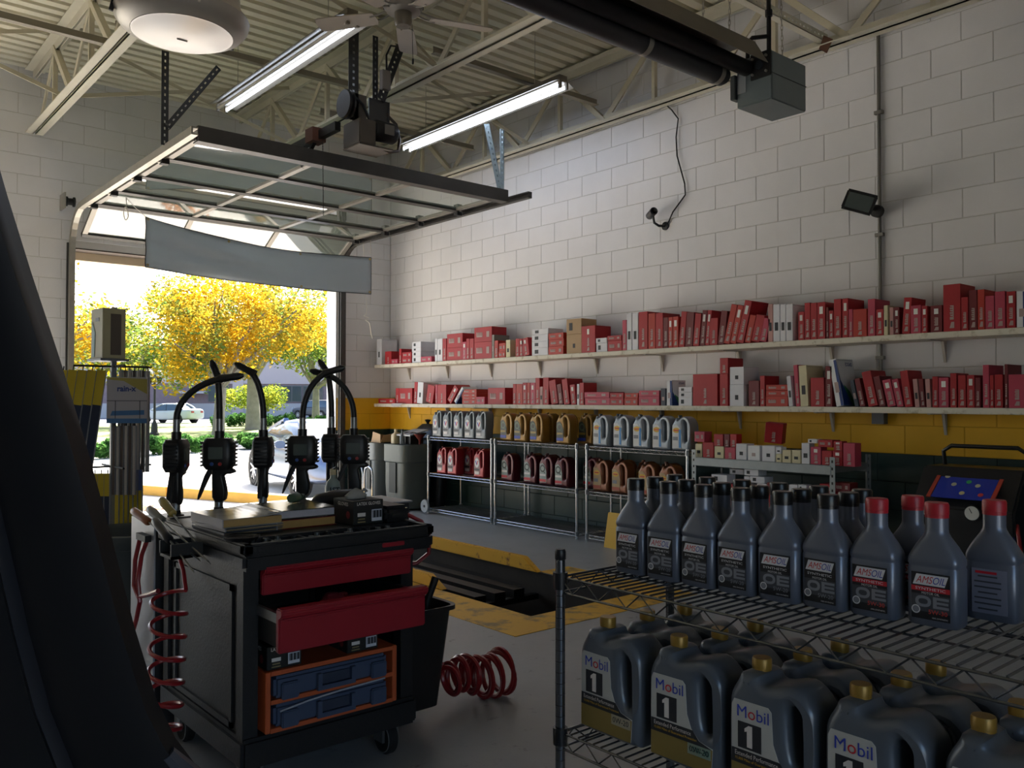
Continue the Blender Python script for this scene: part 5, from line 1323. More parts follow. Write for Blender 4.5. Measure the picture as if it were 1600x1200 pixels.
MB().box(-.03, .03, -.096, -.088, .02, .035).build('latch', m_black, t, bevel=.002)
MB().box(-.0525, .0525, -.091, .091, .032, .035).build('seam', m_black, t)
t = thing('air_tool', 'black handheld tool lying across the glove box', 'tool', (1.66, 3.02, .885), .25)
MB().tube([(-.13, 0, 0), (-.10, 0, .005), (.0, 0, .01), (.08, 0, .012), (.12, 0, .008)], [.012, .028, .032, .026, .012], 14).build('barrel', m_blackp, t, smooth=True)
MB().tube([(.10, 0, .01), (.15, .02, .0), (.17, .04, -.02)], [.02, .016, .012], 10).build('grip', m_blackp, t, smooth=True)
MB().tube([(-.13, 0, 0), (-.165, 0, -.002)], .007, 8).build('tip', m_slide, t)
MB().box(-.04, .06, -.022, .022, -.06, -.015).build('foot', M('orange_plastic'), t, bevel=.006)
def book(loc, rz, w, d, h, cov, pages, label, curl=0):
    tt = thing('catalog_book', label, 'book', loc, rz, group='thick catalogues on the cart')
    MB().box(-w/2+.003, w/2-.004, -d/2+.004, d/2-.004, .003, h-.003).build('page_block', M('pages_'+pages[1:], pages, .8, var=.05, vscale=60), tt)
    n = 8; vs = []; 
    for i in range(n+1):
        u = i/n; z = h+curl*max(0, u-.55)**2*4
        vs += [(-w/2+w*u, -d/2, z), (-w/2+w*u, d/2, z+curl*.4*u)]
    o = MB().add(vs, [(2*i, 2*i+2, 2*i+3, 2*i+1) for i in range(n)]).build('cover', M('cover_'+cov[1:], cov, .22, var=.2, vscale=18), tt); md = o.modifiers.new('t', 'SOLIDIFY'); md.thickness = .002; md.offset = -1
    MB().box(-w/2, w/2, -d/2, d/2, 0, .002).build('cover', M('cover_'+cov[1:]), tt)
    MB().box(-w/2-.002, -w/2+.002, -d/2, d/2, 0, h).build('spine', M('spine_pale', '#9a9aa2', .5), tt)
    return tt
book((1.215, 2.93, .8265), .03, .21, .27, .010, '#50525a', '#8f7a58', 'thin grey booklet at the bottom of the left book stack')
book((1.215, 2.925, .8395), .05, .21, .27, .010, '#6a6d74', '#a08a64', 'second thin booklet in the left book stack')
book((1.21, 2.92, .853), .02, .215, .275, .030, '#9a9b9c', '#a98a58', 'thick catalogue with curled cover on the left stack', .012)
book((1.42, 2.93, .8265), .0, .23, .26, .032, '#6e1d22', '#a5834c', 'thick yellow-paged catalogue under the pale one on right stack')
book((1.415, 2.93, .862), -.03, .235, .265, .030, '#3d4038', '#a9a7b0', 'thick pale-paged catalogue topping the right book stack', .004)
t = thing('small_bottle', 'small clear green bottle lying on the right book stack', 'bottle', (1.46, 2.98, .913), .5)
MB().lathe([(0, -.03), (.016, -.03), (.018, -.02), (.018, .015), (.008, .028), (.008, .036)], 16, (0, 0, 0), 'x').build('body', M('green_plastic', '#3f5a48', .3), t, smooth=True)
MB().lathe([(0, .034), (.011, .034), (.011, .05), (0, .05)], 14, (0, 0, 0), 'x').build('cap', M('cap_dkgreen', '#2a3a30', .4), t, smooth=True)
# spray bottle stands on the dispensing console behind
# ================================================================ dispensing console behind the cart with metered oil guns
m_pale = M('pale_grey_steel', '#a8abb2', .45, .1, var=.08, vscale=6)
t = thing('dispensing_console', 'low pale grey steel console behind the cart carrying oil guns', 'cabinet', (0, 0, 0))
MB().box(1.085, 2.25, 3.40, 3.66, .0, .80).build('housing', M('console_dark', '#202226', .5), t, bevel=.006)
MB().box(1.078, 1.085, 3.39, 3.67, .0, .80).build('end_panel', m_pale, t)
MB().box(1.078, 2.26, 3.39, 3.67, .80, .806).build('top_sheet', m_pale, t)
m_gun = M('gun_black', '#151517', .42); m_gunhose = M('gun_hose', '#1a1a1b', .5); m_lcd = M('lcd_grey', '#4c5552', .25)
def oil_gun(x, y, rz, tip, label, h0=.806):
    """metered oil control gun standing upright in its holder"""
    t = thing('oil_gun', label, 'oil gun', (x, y, h0), rz, group='metered oil guns standing in a row')
    MB().lathe([(0, 0), (.032, 0), (.032, .012), (.02, .016), (.02, .03)], 16).build('holder', m_black, t, smooth=True)
    MB().lathe([(.017, .03), (.018, .03), (.018, .06), (.014, .065)], 14).build('swivel', M('zinc_fitting', '#8e9091', .35, .8), t, smooth=True)
    k = 1.25
    g = profile('grip', [smooth_pts([(-.018*k, .05), (.022*k, .05), (.029*k, .09), (.021*k, .135), (.016*k, .165), (.05*k, .168), (.058*k, .18), (.03*k, .20), (.02*k, .215), (-.02*k, .215), (-.02*k, .13)], 1)], .042, .009, m_gun)
    link('grip', g, t)
    lv = profile('trigger', [smooth_pts([(-.022*k, .205), (-.012*k, .195), (-.03*k, .155), (-.05*k, .10), (-.066*k, .058), (-.071*k, .062), (-.058*k, .12), (-.042*k, .175)], 1)], .02, .003, m_gun)
    link('trigger', lv, t)
    m_ = link('meter', None, t, (0, 0, .25)); m_.scale = (1.3, 1.3, 1.25)
    b = link('meter_body', MB().loft([sq(.038, .026, -.052, 20, 4), sq(.050, .032, -.035, 20, 4), sq(.050, .032, .035, 20, 4), sq(.038, .026, .052, 20, 4)]).mesh('meter_body', m_gun, 40), m_)
    for k in range(7):
        z = -.038+k*.0126
        for s in (-1, 1): MB().box(s*.05-.004, s*.05+.004, -.02, .02, z-.003, z+.003).build('rib', m_gun, m_)
    MB().box(-.024, .024, -.0335, -.031, -.016, .024).build('display', m_lcd, m_, bevel=.002)
    MB().lathe([(0, -.034), (.006, -.034), (.006, -.030), (0, -.030)], 10, (-.012, 0, -.032), 'y').build('button', M('btn_blue', '#274a8a', .5), m_)
    MB().lathe([(0, -.034), (.006, -.034), (.006, -.030), (0, -.030)], 10, (.014, 0, -.032), 'y').build('button', M('btn_red', '#a0282a', .5), m_)
    MB().tube([(0, 0, .21), (0, 0, .345)], .02, 10).build('neck', m_gun, t, smooth=True)
    MB().lathe([(.0145, .34), (.0145, .395)], 12).build('ferrule', M('zinc_fitting'), t, smooth=True)
    wx = math.cos(-rz)*tip[0]-math.sin(-rz)*tip[1]; wy = math.sin(-rz)*tip[0]+math.cos(-rz)*tip[1]
    pts = []
    for k in range(11):
        u = k/10; pts.append((wx*(1-math.cos(u*PI/2)), wy*(1-math.cos(u*PI/2)), .395+tip[2]*math.sin(u*PI/2*.92)))
    MB().tube(pts, .0135, 10).build('flexible_nozzle', m_gunhose, t, smooth=True)
    d = (Vector(pts[-1])-Vector(pts[-2])).normalized(); e = Vector(pts[-1])
    MB().tube([e-d*.04, e-d*.03, e, e+d*.04, e+d*.06], [.0175, .0175, .015, .0155, .007], 10).build('nozzle_tip', m_gun, t, smooth=True)
    return t
ang = yaw
def cam_x(dx): return dx
GY = 3.50
oil_gun(1.197, GY, .9, (.16, -.135, .17), 'leftmost oil gun with nozzle bent far to the right', )
oil_gun(1.372, GY, -.7, (-.01, .01, .19), 'oil gun with straight nozzle, second from left')
oil_gun(1.565, GY, 1.0, (-.055, .047, .21), 'oil gun with nozzle leaning left, third from left')
oil_gun(1.748, GY, -.65, (.10, -.085, .21), 'oil gun facing the cart with nozzle bent right, fourth from left')
oil_gun(1.945, GY+.10, .9, (-.02, .02, .22), 'oil gun with nozzle bent left beside the door jamb')
oil_gun(1.975, GY-.055, -.6, (-.11, .09, .20), 'oil gun with red side button at the right of the row')
t = thing('spray_bottle', 'grey-green spray bottle with dark lettering beside the oil guns', 'bottle', (1.865, 3.435, .806))
MB().lathe([(0, 0), (.033, 0), (.034, .006), (.034, .085), (.028, .11), (.012, .125), (.012, .14)], 22).build('body', M('grey_green_bottle', '#8b9a97', .3), t, smooth=True)
link('lettering', text_mesh('1ST', .03, m_prb, .03), t, (-.012, -.0345, .075), (0, 0, -.5))
MB().lathe([(0, .14), (.014, .14), (.014, .165), (0, .17)], 16).build('cap', M('cream_plastic'), t, smooth=True)
MB().tube([(0, 0, .165), (0, -.03, .175), (0, -.045, .17)], .006, 8).build('nozzle', m_blackp, t)
# screwdrivers stuck in the rear corner holder of the cart
def screwdriver(loc, d, hcol, L, hl, label):
    d = Vector(d).normalized()
    t = thing('screwdriver', label, 'screwdriver', loc, group='screwdrivers at the cart corner')
    e = d*hl
    MB().tube([e*0, e*.06, e*.3, e*.7, e*.92, e], [.009, .015, .014, .016, .014, .006], 10).build('handle', M('drv_'+hcol[1:], hcol, .35), t, smooth=True)
    MB().tube([e*0, -d*L], .0035, 8).build('shaft', m_slide, t)
    MB().tube([-d*L, -d*(L+.02)], [.0035, .0015], 6).build('blade', m_slide, t)
def drv(a, b, hcol, hl, label):
    a = Vector(a); b = Vector(b); d = (a-b).normalized(); L = (a-b).length-hl
    screwdriver(tuple(a-d*hl), d, hcol, L, hl, label)
drv((.99, 3.36, .868), (1.045, 2.84, .752), '#8a4a22', .15, 'amber-handled screwdriver sticking out furthest left')
drv((1.01, 3.24, .885), (1.055, 2.78, .752), '#5b5f5c', .13, 'grey-handled screwdriver beside the amber one')
drv((.985, 3.10, .862), (1.01, 2.80, .729), '#15171f', .15, 'black-handled screwdriver pointing down over the cart side')
drv((1.04, 3.20, .92), (1.075, 2.95, .795), '#8a7a3c', .11, 'yellow-handled screwdriver closest to the first oil gun')
t = thing('tool_loop', 'black tool holder loop on the left cart rim', 'holder', (1.045, 2.95, .79))
MB().box(-.07, .035, -.06, .06, -.04, -.03).build('plate', m_black, t)
for y in (-.06, .05): MB().box(-.07, .035, y, y+.01, -.04, .01).build('wall', m_black, t)
t = thing('tool_cup', 'round black magnetic dish on the left edge of the cart', 'dish', (1.125, 2.68, .828))
MB().lathe([(0, 0), (.05, 0), (.058, .012), (.055, .012), (.048, .004), (0, .004)], 24).build('dish', m_blackp, t, smooth=True)
MB().lathe([(.056, .010), (.060, .012), (.056, .014)], 24, cap=False).build('rolled_rim', m_black, t)
for i in range(12):
    rr = random.Random(i)
    x, y = 1.16+rr.random()*.5, 2.59+rr.random()*.07
    tt = thing('socket', 'loose steel socket in the front tray, %s from left' % ordinal(i), 'socket', (1.15+i*.045, y, .8), group='sockets in the cart tray')
    MB().lathe([(.007, 0), (.011, 0), (.011, .02), (.009, .022), (.009, .03), (.006, .03), (.006, .01)], 12).build('sleeve', m_slide if i % 3 else m_black, tt, smooth=True)
    MB().lathe([(.0112, .008), (.0118, .009), (.0112, .01)], 12, cap=False).build('band', m_black, tt)
# hook strip on console side with red air hoses
m_coil = M('red_coil_hose', '#8c1a22', .3, spec=.6)
m_brass = M('brass', '#b79b4a', .3, 1)
t = thing('hanging_hose', 'red air hose with brass fitting hanging on the pale panel', 'hose', (1.06, 3.48, 0))
MB().tube([(0, -.06, .735), (-.005, -.02, .68), (-.012, .0, .58), (-.01, -.02, .5), (-.008, .03, .42), (-.012, .09, .33), (-.012, .12, .26)], .009, 8).build('tube', m_coil, t, smooth=True)
MB().tube([(0, .02, .735), (-.008, .05, .65), (-.01, .055, .55), (-.01, .0, .515), (0, -.10, .54), (0, -.2, .57)], .009, 8).build('tube', m_coil, t, smooth=True)
MB().lathe([(.0, -.08), (.006, -.08), (.006, -.05), (.011, -.045), (.011, -.015), (.009, -.01), (.009, .02), (0, .02)], 10, (-.012, .125, .25)).build('coupler', m_brass, t, smooth=True)
MB().box(-.012, .012, -.08, .03, .735, .76).build('hook', m_black, t)
def coil(name, pts_fn, n, r, parent, mat): return MB().tube([pts_fn(i/(n-1)) for i in range(n)], r, 7).build(name, mat, parent, smooth=True)
t = thing('coil_hose', 'stretched red coil hose hanging along the left cart side', 'hose', (1.008, 3.02, 0))
coil('coil', lambda u: (.055*math.cos(u*7*2*PI), .06*u-.02+.075*math.sin(u*7*2*PI), .62-.56*u), 170, .0075, t, m_coil)
MB().tube([(.055, -.02, .62), (.06, .02, .68), (.06, .06, .72)], .0075, 7).build('lead', m_coil, t, smooth=True)
t = thing('coil_hose', 'heap of red coil hose lying on the floor by the bin', 'hose', (2.23, 2.90, 0))
coil('coil', lambda u: (-.14+.30*u**.75+.015*math.sin(u*37), .03*math.sin(u*5)+.085*math.cos(u*12*2*PI)*(.62+.45*u+.08*math.sin(u*23)), .105+.015*math.sin(u*7)+.088*math.sin(u*12*2*PI)*(.66+.42*u)), 300, .0105, t, m_coil)
MB().tube([(-.12, .07, .1), (-.16, .02, .15), (-.17, -.03, .2), (-.2, .0, .22)], .009, 7).build('lead', m_coil, t, smooth=True)
t = thing('air_hose', 'short red hose looping down beside the cart top', 'hose', (1.80, 2.70, 0))
MB().tube([(-.04, .05, .84), (.0, .03, .845), (.04, .0, .82), (.065, -.02, .76), (.06, -.02, .70), (.02, .0, .665), (-.03, .02, .66)], .008, 8).build('tube', m_coil, t, smooth=True)
MB().lathe([(.0, 0), (.010, 0), (.010, .03), (0, .03)], 10, (-.06, .025, .66), 'x').build('coupler', m_brass, t, smooth=True)
t = thing('floor_hose', 'red hose trailing on the floor at the left of cart', 'hose', (1.03, 2.98, 0))
coil('coil', lambda u: (-.02+.07*math.cos(u*3*2*PI)-.03*u, -.30*u+.07*math.sin(u*3*2*PI), .012+.02*u), 90, .008, t, m_coil)
MB().lathe([(.0, 0), (.010, 0), (.010, .03), (0, .03)], 10, (-.06, -.33, .02), 'x').build('coupler', m_brass, t, smooth=True)
# bin hooked on the right of the cart
t = thing('waste_bin', 'black plastic bin hung on the right side of the cart', 'bin', (1.895, 2.93, .07))
def shell(r0, r1): return r0
MB().loft([sq(.10, .14, 0, 24, 8), sq(.135, .19, .40, 24, 8), sq(.150, .205, .402, 24, 8), sq(.150, .205, .385, 24, 8)], cap=False).build('wall', m_blackp, t, smooth=35)
MB().loft([sq(.10, .14, 0, 24, 8), sq(.098, .138, .006, 24, 8), sq(.13, .185, .40, 24, 8)], cap=False).build('liner', m_black, t, smooth=35)
MB().loft([sq(.10, .14, .0, 24, 8), sq(.10, .14, .005, 24, 8)]).build('bottom', m_blackp, t)
t = thing('scraper', 'black handled brush standing in the hung bin', 'brush', (1.95, 2.86, .09))
MB().tube([(0, 0, 0), (.03, .0, .38), (.07, .0, .47)], [.012, .014, .016], 10).build('handle', m_black, t, smooth=True)
MB().box(-.02, .02, -.03, .03, -.005, .06).build('head', m_blackp, t)
# grey refuse barrel
t = thing('refuse_barrel', 'round dark grey refuse barrel standing left behind the cart', 'bin', (1.235, 4.25, 0))
m_bar = M('barrel_grey', '#3f4648', .5, var=.06, vscale=7)
MB().lathe([(.0, .0), (.17, .0), (.175, .02), (.21, .60), (.235, .605), (.24, .63), (.24, .665), (.225, .67), (.215, .66), (.20, .6), (.165, .03), (0, .03)], 36).build('drum', m_bar, t, smooth=40)
for a in (.6, .6+PI): MB().tube([(.22*math.cos(a-.2), .22*math.sin(a-.2), .60), (.26*math.cos(a), .26*math.sin(a), .57), (.22*math.cos(a+.2), .22*math.sin(a+.2), .60)], .012, 8).build('handle', m_bar, t, smooth=True)
# ================================================================ wiper rack near the left edge
t = thing('wiper_rack', 'grey steel display rack for wiper blades by the door', 'display rack', (1.345, 4.92, 0))
m_postg = M('rack_post_grey', '#6d727a', .45, .3)
MB().box(-.013, .013, -.013, .013, .03, 1.78).build('post', m_postg, t)
MB().box(-.22, .22, -.22, .22, 0, .03).build('base', m_postg, t, bevel=.006)
for z in (1.46, .92): 
    for (dx, dy) in ((1, 0), (-1, 0), (0, 1), (0, -1)): MB().tube([(0, 0, z), (dx*.2, dy*.2, z)], .006, 6).build('arm', m_black, t)
hd = link('header_box', None, t, (-.02, .03, 1.50), (0, 0, -1.48))
m_hdr = M('header_cream', '#a8a284', .5, var=.05, vscale=9)
b = link('box', MB().box(-.085, .085, -.06, .06, 0, .27).mesh('box', m_hdr), hd); bev(b.data, .004, 1)
MB().box(-.10, .10, -.075, .075, -.012, 0).build('shelf_plate', m_postg, hd)
MB().prism([(-.06, .01), (-.03, .01), (-.02, .14), (-.06, .2)], -.0625, -.0605, 'y').build('printed_curve', M('print_teal', '#6f9aa0', .5), hd)
MB().box(.0855, .0865, -.02, .035, .02, .24).build('end_panel', M('end_brown', '#5a5048', .6), hd)
link('print_block', rect(.05, .02, m_lgrey), hd, (.01, -.0615, .21))
# hanging packs
def pack(loc, w, h, top, low, label, rz=0, tilt=0, d=.012, strip=True):
    t = thing('wiper_pack', label, 'wiper pack', loc, group='wiper blade packs on the rack', rot=(0, tilt, rz))
    b = link('sleeve', MB().box(-w/2, w/2, -d/2, d/2, -h, 0).mesh('sleeve', low), t); bev(b.data, .002, 1)
    if top: link('header_card', MB().box(-w/2-.001, w/2+.001, -d/2-.001, d/2+.001, -h*.34, .0).mesh('header_card', top), t)
    if strip: link('clear_edge', MB().box(w/2, w/2+.003, -d/2, d/2, -h, 0).mesh('clear_edge', M('pack_clear', '#7d8086', .3)), t)
    MB().tube([(0, 0, 0), (0, 0, .02)], .003, 6).build('hang_hook', m_black, t)
m_py = M('pack_yellow', '#b8a024', .5); m_pn = M('pack_navy', '#1b2740', .4); m_pw = M('pack_white', '#a9a29c', .45); m_pb = M('pack_brown', '#51453f', .5); m_pbl = M('pack_blue', '#4a5a86', .5)
R_ = Vector((.763, -.647, 0)); F_ = Vector((.647, .763, 0))
C0 = Vector((1.345, 4.92, 0))
for i in range(5):
    p = C0+R_*(-.25+i*.046)+F_*(-.04+.012*i)
    pack((p.x, p.y, 1.44), .043, .56, m_py, m_pn, 'yellow-topped navy wiper pack, %s from left on the left arm' % ordinal(i), -.70+.1, .13)
for i in range(7):
    p = C0+R_*(.03+i*.018)+F_*(.02+.015*i)
    pack((p.x, p.y, 1.44), .017, .56, None, m_pb if i % 2 else m_pw, 'narrow %s wiper pack, %s from left behind the card' % (['pale', 'brown'][i % 2], ordinal(i)), -.70)
for i in range(6):
    p = C0+R_*(.02+i*.022)+F_*(-.03)
    pack((p.x, p.y, 1.14), .015, .37 if i < 6 else .3, None, m_pw if i % 2 else m_pb, 'short %s wiper pack, %s from left under the card' % (['brown', 'pale'][i % 2], ordinal(i)), -.70)
for i in range(6):
    p = C0+R_*(.035+i*.0205)+F_*(-.02+.01*i)
    pack((p.x, p.y, .90), .0195, .33, m_pbl, m_py, 'long yellow and blue wiper pack, %s from left on the lower arm' % ordinal(i), -.70)
for i in range(4):
    p = C0+R_*(-.14+i*.035)+F_*(.02)
    pack((p.x, p.y, .88), .03, .36, m_py, m_pn, 'navy wiper pack, %s from left on the lower left arm' % ordinal(i), -.70)
t = thing('display_card', 'white and blue display card with rain-x lettering on the wiper rack', 'sign', (1.345, 4.92, 1.40), -.70)
cd = link('board', MB().box(.0, .215, -.075, -.069, -.245, 0).mesh('board', M('card_grey', '#a6a2a8', .5)), t)
MB().prism([(.0, -.012), (.09, -.02), (.16, -.06), (.215, -.09), (.215, -.01), (.0, .0)], -.077, -.0755, 'y').build('printed_wave', M('card_yellow', '#9c9048', .5), t)
MB().box(.0, .215, -.0765, -.0755, -.245, -.22).build('printed_band', M('card_blue', '#3e6a98', .5), t)
MB().prism([(.02, -.205), (.20, -.20), (.20, -.175), (.03, -.18)], -.0765, -.0755, 'y').build('printed_brush', M('card_blue'), t)
link('lettering', text_mesh('rain-x', .042, m_navy, .03, width=.10), t, (.105, -.0785, -.062))
MB().box(.0, .215, -.077, -.0755, -.127, -.124).build('crease', m_ld, t)
for x in (.045, .175): MB().box(x, x+.003, -.077, -.0755, -.22, -.125).build('crease', m_ld, t)
# yellow kerb and leaf litter outside
m_kerb = M('yellow_kerb_paint', '#b0852f', .7, var=.1, vscale=3)
t = thing('yellow_kerb', 'yellow painted concrete kerb crossing the apron outside', 'kerb', (0, 0, 0))
MB().bar((4.0, 19.1, -.37), (5.28, 15.75, -.37), .18, .17).build('kerb_stone', m_kerb, t)
MB().bar((5.30, 15.70, -.37), (6.35, 12.95, -.37), .18, .17).build('kerb_stone', m_kerb, t)
t = thing('leaf_litter', 'line of fallen orange leaves along the kerb gutter', 'leaves', (0, 0, 0)); t['kind'] = 'stuff'
lv = MB(); rr = random.Random(3)
for i in range(900):
    u = rr.random(); x = 3.75+u*1.9+rr.gauss(0, .12); y = 15.6-u*4.3+rr.gauss(0, .25); z = gz(y)+.004; s = .03; a = rr.random()*6
    lv.quad((x+s*math.cos(a), y+s*math.sin(a), z), (x-s*math.sin(a), y+s*math.cos(a), z+.01), (x-s*math.cos(a), y-s*math.sin(a), z), (x+s*math.sin(a), y-s*math.cos(a), z+.01))
tag(lv.build('leaves', M('leaf_orange', '#b5703a', .8), t), kind='stuff')

# ================================================================ cars
def car(name, label, loc, heading, paint, p, z=-.45):
    """p: L length, W width, H height, belt height, nose/tail heights, cabin stations"""
    t = thing(name, label, 'car', (loc[0], loc[1], z), heading)
    L, W, H = p['L'], p['W'], p['H']; hw = W/2
    st = p['body']      # (x, halfwidth factor, z bottom, z top)
    rings = []
    for x, f, z0, z1 in st:
        w = hw*f; ring = []
        for (yy, zz) in ((-1, .12), (-1, .45), (-.985, .72), (-.93, .90), (-.80, 1.0), (-.4, 1.03), (.4, 1.03), (.80, 1.0), (.93, .90), (.985, .72), (1, .45), (1, .12), (.92, 0), (-.92, 0)):
            ring.append((x, yy*w, z0+(z1-z0)*zz))
        rings.append(ring)
    o = MB().loft(rings).build('body', paint, t, smooth=45)
    md = o.modifiers.new('s', 'SUBSURF'); md.levels = 1; md.render_levels = 2
    c = p['cabin']      # rings: (z, x_rear, x_front, half width)
    def ring(z, xr, xf, w): return [(xr, -w*.86, z), (xr, w*.86, z), (xr+.18, w, z), ((xr+xf)/2, w*1.02, z), (xf-.25, w, z), (xf, w*.82, z), (xf, -w*.82, z), (xf-.25, -w, z), ((xr+xf)/2, -w*1.02, z), (xr+.18, -w, z)]
    MB().loft([ring(*r) for r in c]).build('glasshouse', m_carglass, t, smooth=30)
    zt, xr, xf, w = c[-1]
    rf = MB().loft([ring(zt-.05, xr-.09, xf+.10, w+.035), ring(zt+.01, xr-.02, xf+.03, w+.01), ring(zt+.04, xr+.15, xf-.15, w*.75)]).build('roof', paint, t, smooth=60)
    z0, xr0, xf0, w0 = c[0]
    for s in (-1, 1):
        MB().tube([(xf0+.02, s*w0*.84, z0), ((xf0+xf)/2+.05, s*(w0+w)/2*.86, (z0+zt)/2+.03), (xf+.04, s*w*.86, zt)], .045, 6).build('front_pillar', paint, t, smooth=True)
        MB().tube([(xr0-.02, s*w0*.88, z0), ((xr0+xr)/2-.06, s*(w0+w)/2*.90, (z0+zt)/2+.04), (xr-.03, s*w*.88, zt)], .075, 6).build('rear_pillar', paint, t, smooth=True)
        xm = p.get('mid', (xr0+xf0)/2)
        MB().tube([(xm-.1, s*w0*1.015, z0), (xm+.0, s*w*1.02, zt)], .02, 6).build('middle_pillar', m_black, t)
        mr = link('mirror', None, t, (p['mirror'], s*(hw+.06), z0+.05))
        MB().loft([[(q[2]*.6-.03, q[0], q[1]) for q in sq(.10, .07, zz, 14, 2.5)] for zz in (0, .1)]).build('mirror_shell', paint, mr, smooth=50)
        MB().tube([(0, -s*.02, -.03), (0, -s*.12, -.06)], .02, 6).build('mirror_arm', m_black, mr)
        MB().box(p['mid']-.16, p['mid']+.06, s*hw*1.0-.012, s*hw*1.0+.012, z0-.17, z0-.145).build('door_handle', paint, t, bevel=.005)
        for xw in p['wheels']:
            wh = link('wheel', None, t, (xw, s*(hw-.10), p['wr']))
            r = p['wr']
            MB().lathe([(r*.70, -.11), (r*.93, -.115), (r, -.08), (r, .08), (r*.93, .115), (r*.70, .11)], 32, axis='y', cap=False).build('tyre', m_rubber, wh, smooth=True)
            MB().lathe([(r*.72, s*.085), (r*.66, s*.10), (r*.62, s*.06), (.0, s*.055)], 32, axis='y', cap=False).build('rim_dish', M('rim_dark', '#4a4a4e', .4, .5), wh, smooth=True)
            for k in range(9):
                a = k*2*PI/9
                MB().bar((0, s*.085, 0), (r*.66*math.cos(a), s*.095, r*.66*math.sin(a)), .035, .03, (0, 1, 0)).build('spoke', M('rim_silver', '#b9bcc2', .3, .7), wh)
            MB().lathe([(r*1.14, s*.0), (r*1.14, s*.112), (r*.98, s*.112), (r*.98, s*.0)], 32, axis='y', cap=False).build('wheel_arch', m_black, wh)
    for s in (-1, 1):
        MB().box(st[0][0]-.004, st[0][0]+.05, s*hw*.55-.14, s*hw*.55+.14, p['tail']-.07, p['tail']+.07).build('tail_lamp', M('lamp_red', '#a02a34', .3), t, bevel=.01)
        MB().box(st[-1][0]-.06, st[-1][0]+.004, s*hw*.6-.13, s*hw*.6+.13, p['tail']-.1, p['tail']+.02).build('head_lamp', M('lamp_clear', '#b5bcc4', .15), t, bevel=.01)
    MB().box(st[0][0]-.012, st[0][0]+.02, -.25, .25, p['tail']-.16, p['tail']-.04).build('licence_plate', M('plate_white', '#b9bfd0', .5), t)
    return t
m_silver = M('silver_car_paint', '#5c6b88', .22, .6, spec=.7)
m_wcar = M('white_car_paint', '#b9bec6', .3, spec=.6)
m_dcar = M('dark_car_paint', '#3a3f48', .3, spec=.6)
coupe = dict(L=4.75, W=1.88, H=1.34, body=[(-2.32, .62, .42, .72), (-2.25, .80, .34, .90), (-1.9, .93, .26, 1.0), (-1.3, 1.0, .22, 1.0), (-.3, .97, .20, .93), (.7, .97, .20, .93), (1.3, 1.0, .22, .93), (1.9, .94, .24, .84), (2.3, .78, .30, .72), (2.40, .55, .4, .62)],
    cabin=[(.86, -1.75, 1.15, .78), (1.05, -1.35, .85, .74), (1.22, -.95, .45, .66), (1.31, -.55, .15, .58)], mirror=.62, mid=-.55, wheels=(-1.38, 1.38), wr=.345, tail=.75)
sedan = dict(L=4.8, W=1.82, H=1.45, body=[(-2.4, .85, .35, .95), (-2.3, .95, .28, 1.05), (-1.5, 1., .22, 1.02), (0, .98, .2, .95), (1.2, 1., .22, .95), (2.1, .93, .26, .85), (2.38, .75, .35, .7)],
    cabin=[(.92, -1.75, 1.2, .80), (1.2, -1.3, .6, .70), (1.40, -.95, .2, .62)], mirror=.7, mid=-.2, wheels=(-1.4, 1.4), wr=.33, tail=.82)
suv = dict(L=4.8, W=1.9, H=1.75, body=[(-2.35, .9, .4, 1.1), (-2.2, .98, .32, 1.15), (0, .98, .28, 1.08), (1.3, 1., .28, 1.05), (2.2, .92, .32, .95), (2.4, .75, .4, .8)],
    cabin=[(1.05, -2.15, 1.2, .84), (1.4, -2.05, .75, .76), (1.66, -1.9, .3, .68)], mirror=.8, mid=-.2, wheels=(-1.4, 1.4), wr=.37, tail=.95)
hd_ = math.atan2(-.985, -.15)
fw_ = Vector((math.cos(hd_), math.sin(hd_))); lf = Vector((-fw_.y, fw_.x))
cpos = Vector((7.37, 16.72))+fw_*1.38+lf*.85
car('silver_coupe', 'silver blue coupe parked on the apron outside the door', cpos, hd_, m_silver, coupe)
car('white_sedan', 'white sedan parked across the lawn, seen from behind', (21.5, 64.2), math.atan2(.9, -.55), m_wcar, sedan, -.42)
car('dark_suv', 'dark parked car by the far building at the jamb', (36.6, 70.5), 1.9, m_dcar, suv, -.42)
# ================================================================ building across the street
def far_building():
    t = thing('far_building', 'low brick building across the street with grey base and tan top', 'building', (29.5, 81.5, -.42), -.50)
    m_brk2 = M('purple_brick', '#7d6c72', .85, var=.1, vscale=3)
    m_base = M('grey_plinth', '#a9a6aa', .8); m_top = M('tan_parapet', '#b3a6ab', .8)
    MB().box(-26, 26, 0, 14, 0, 1.35).build('plinth', m_base, t)
    MB().box(-26, 26, .06, 14, 1.35, 3.25).build('brick_band', m_brk2, t)
    MB().box(-26, 26, -.05, 14, 3.25, 6.6).build('parapet', m_top, t)
    MB().box(-26.2, 26.2, -.2, 14.2, 6.6, 6.8).build('coping', m_base, t)
    for x in (-6.2, 4.0, 14.0): MB().box(x-.5, x+.5, -.12, .1, 0, 6.6).build('pier', m_top, t)
    for k, x in enumerate((2.2, 4.8, 7.0, 9.0, 11.0)):
        w = link('window', MB().box(x-.95, x+.95, -.02, .07, 1.5, 3.1).mesh('window', M('bld_frame', '#5a5c62', .5)), t)
        for j in (-1, 1): MB().box(x+j*.46-.42, x+j*.46+.42, -.035, -.015, 1.58, 3.02).build('pane', M('bld_glass', '#34444f', .1), w)
    MB().box(-1.2, 1.2, -1.5, .1, 2.3, 2.5).build('canopy', m_base, t)
    return t
far_building()
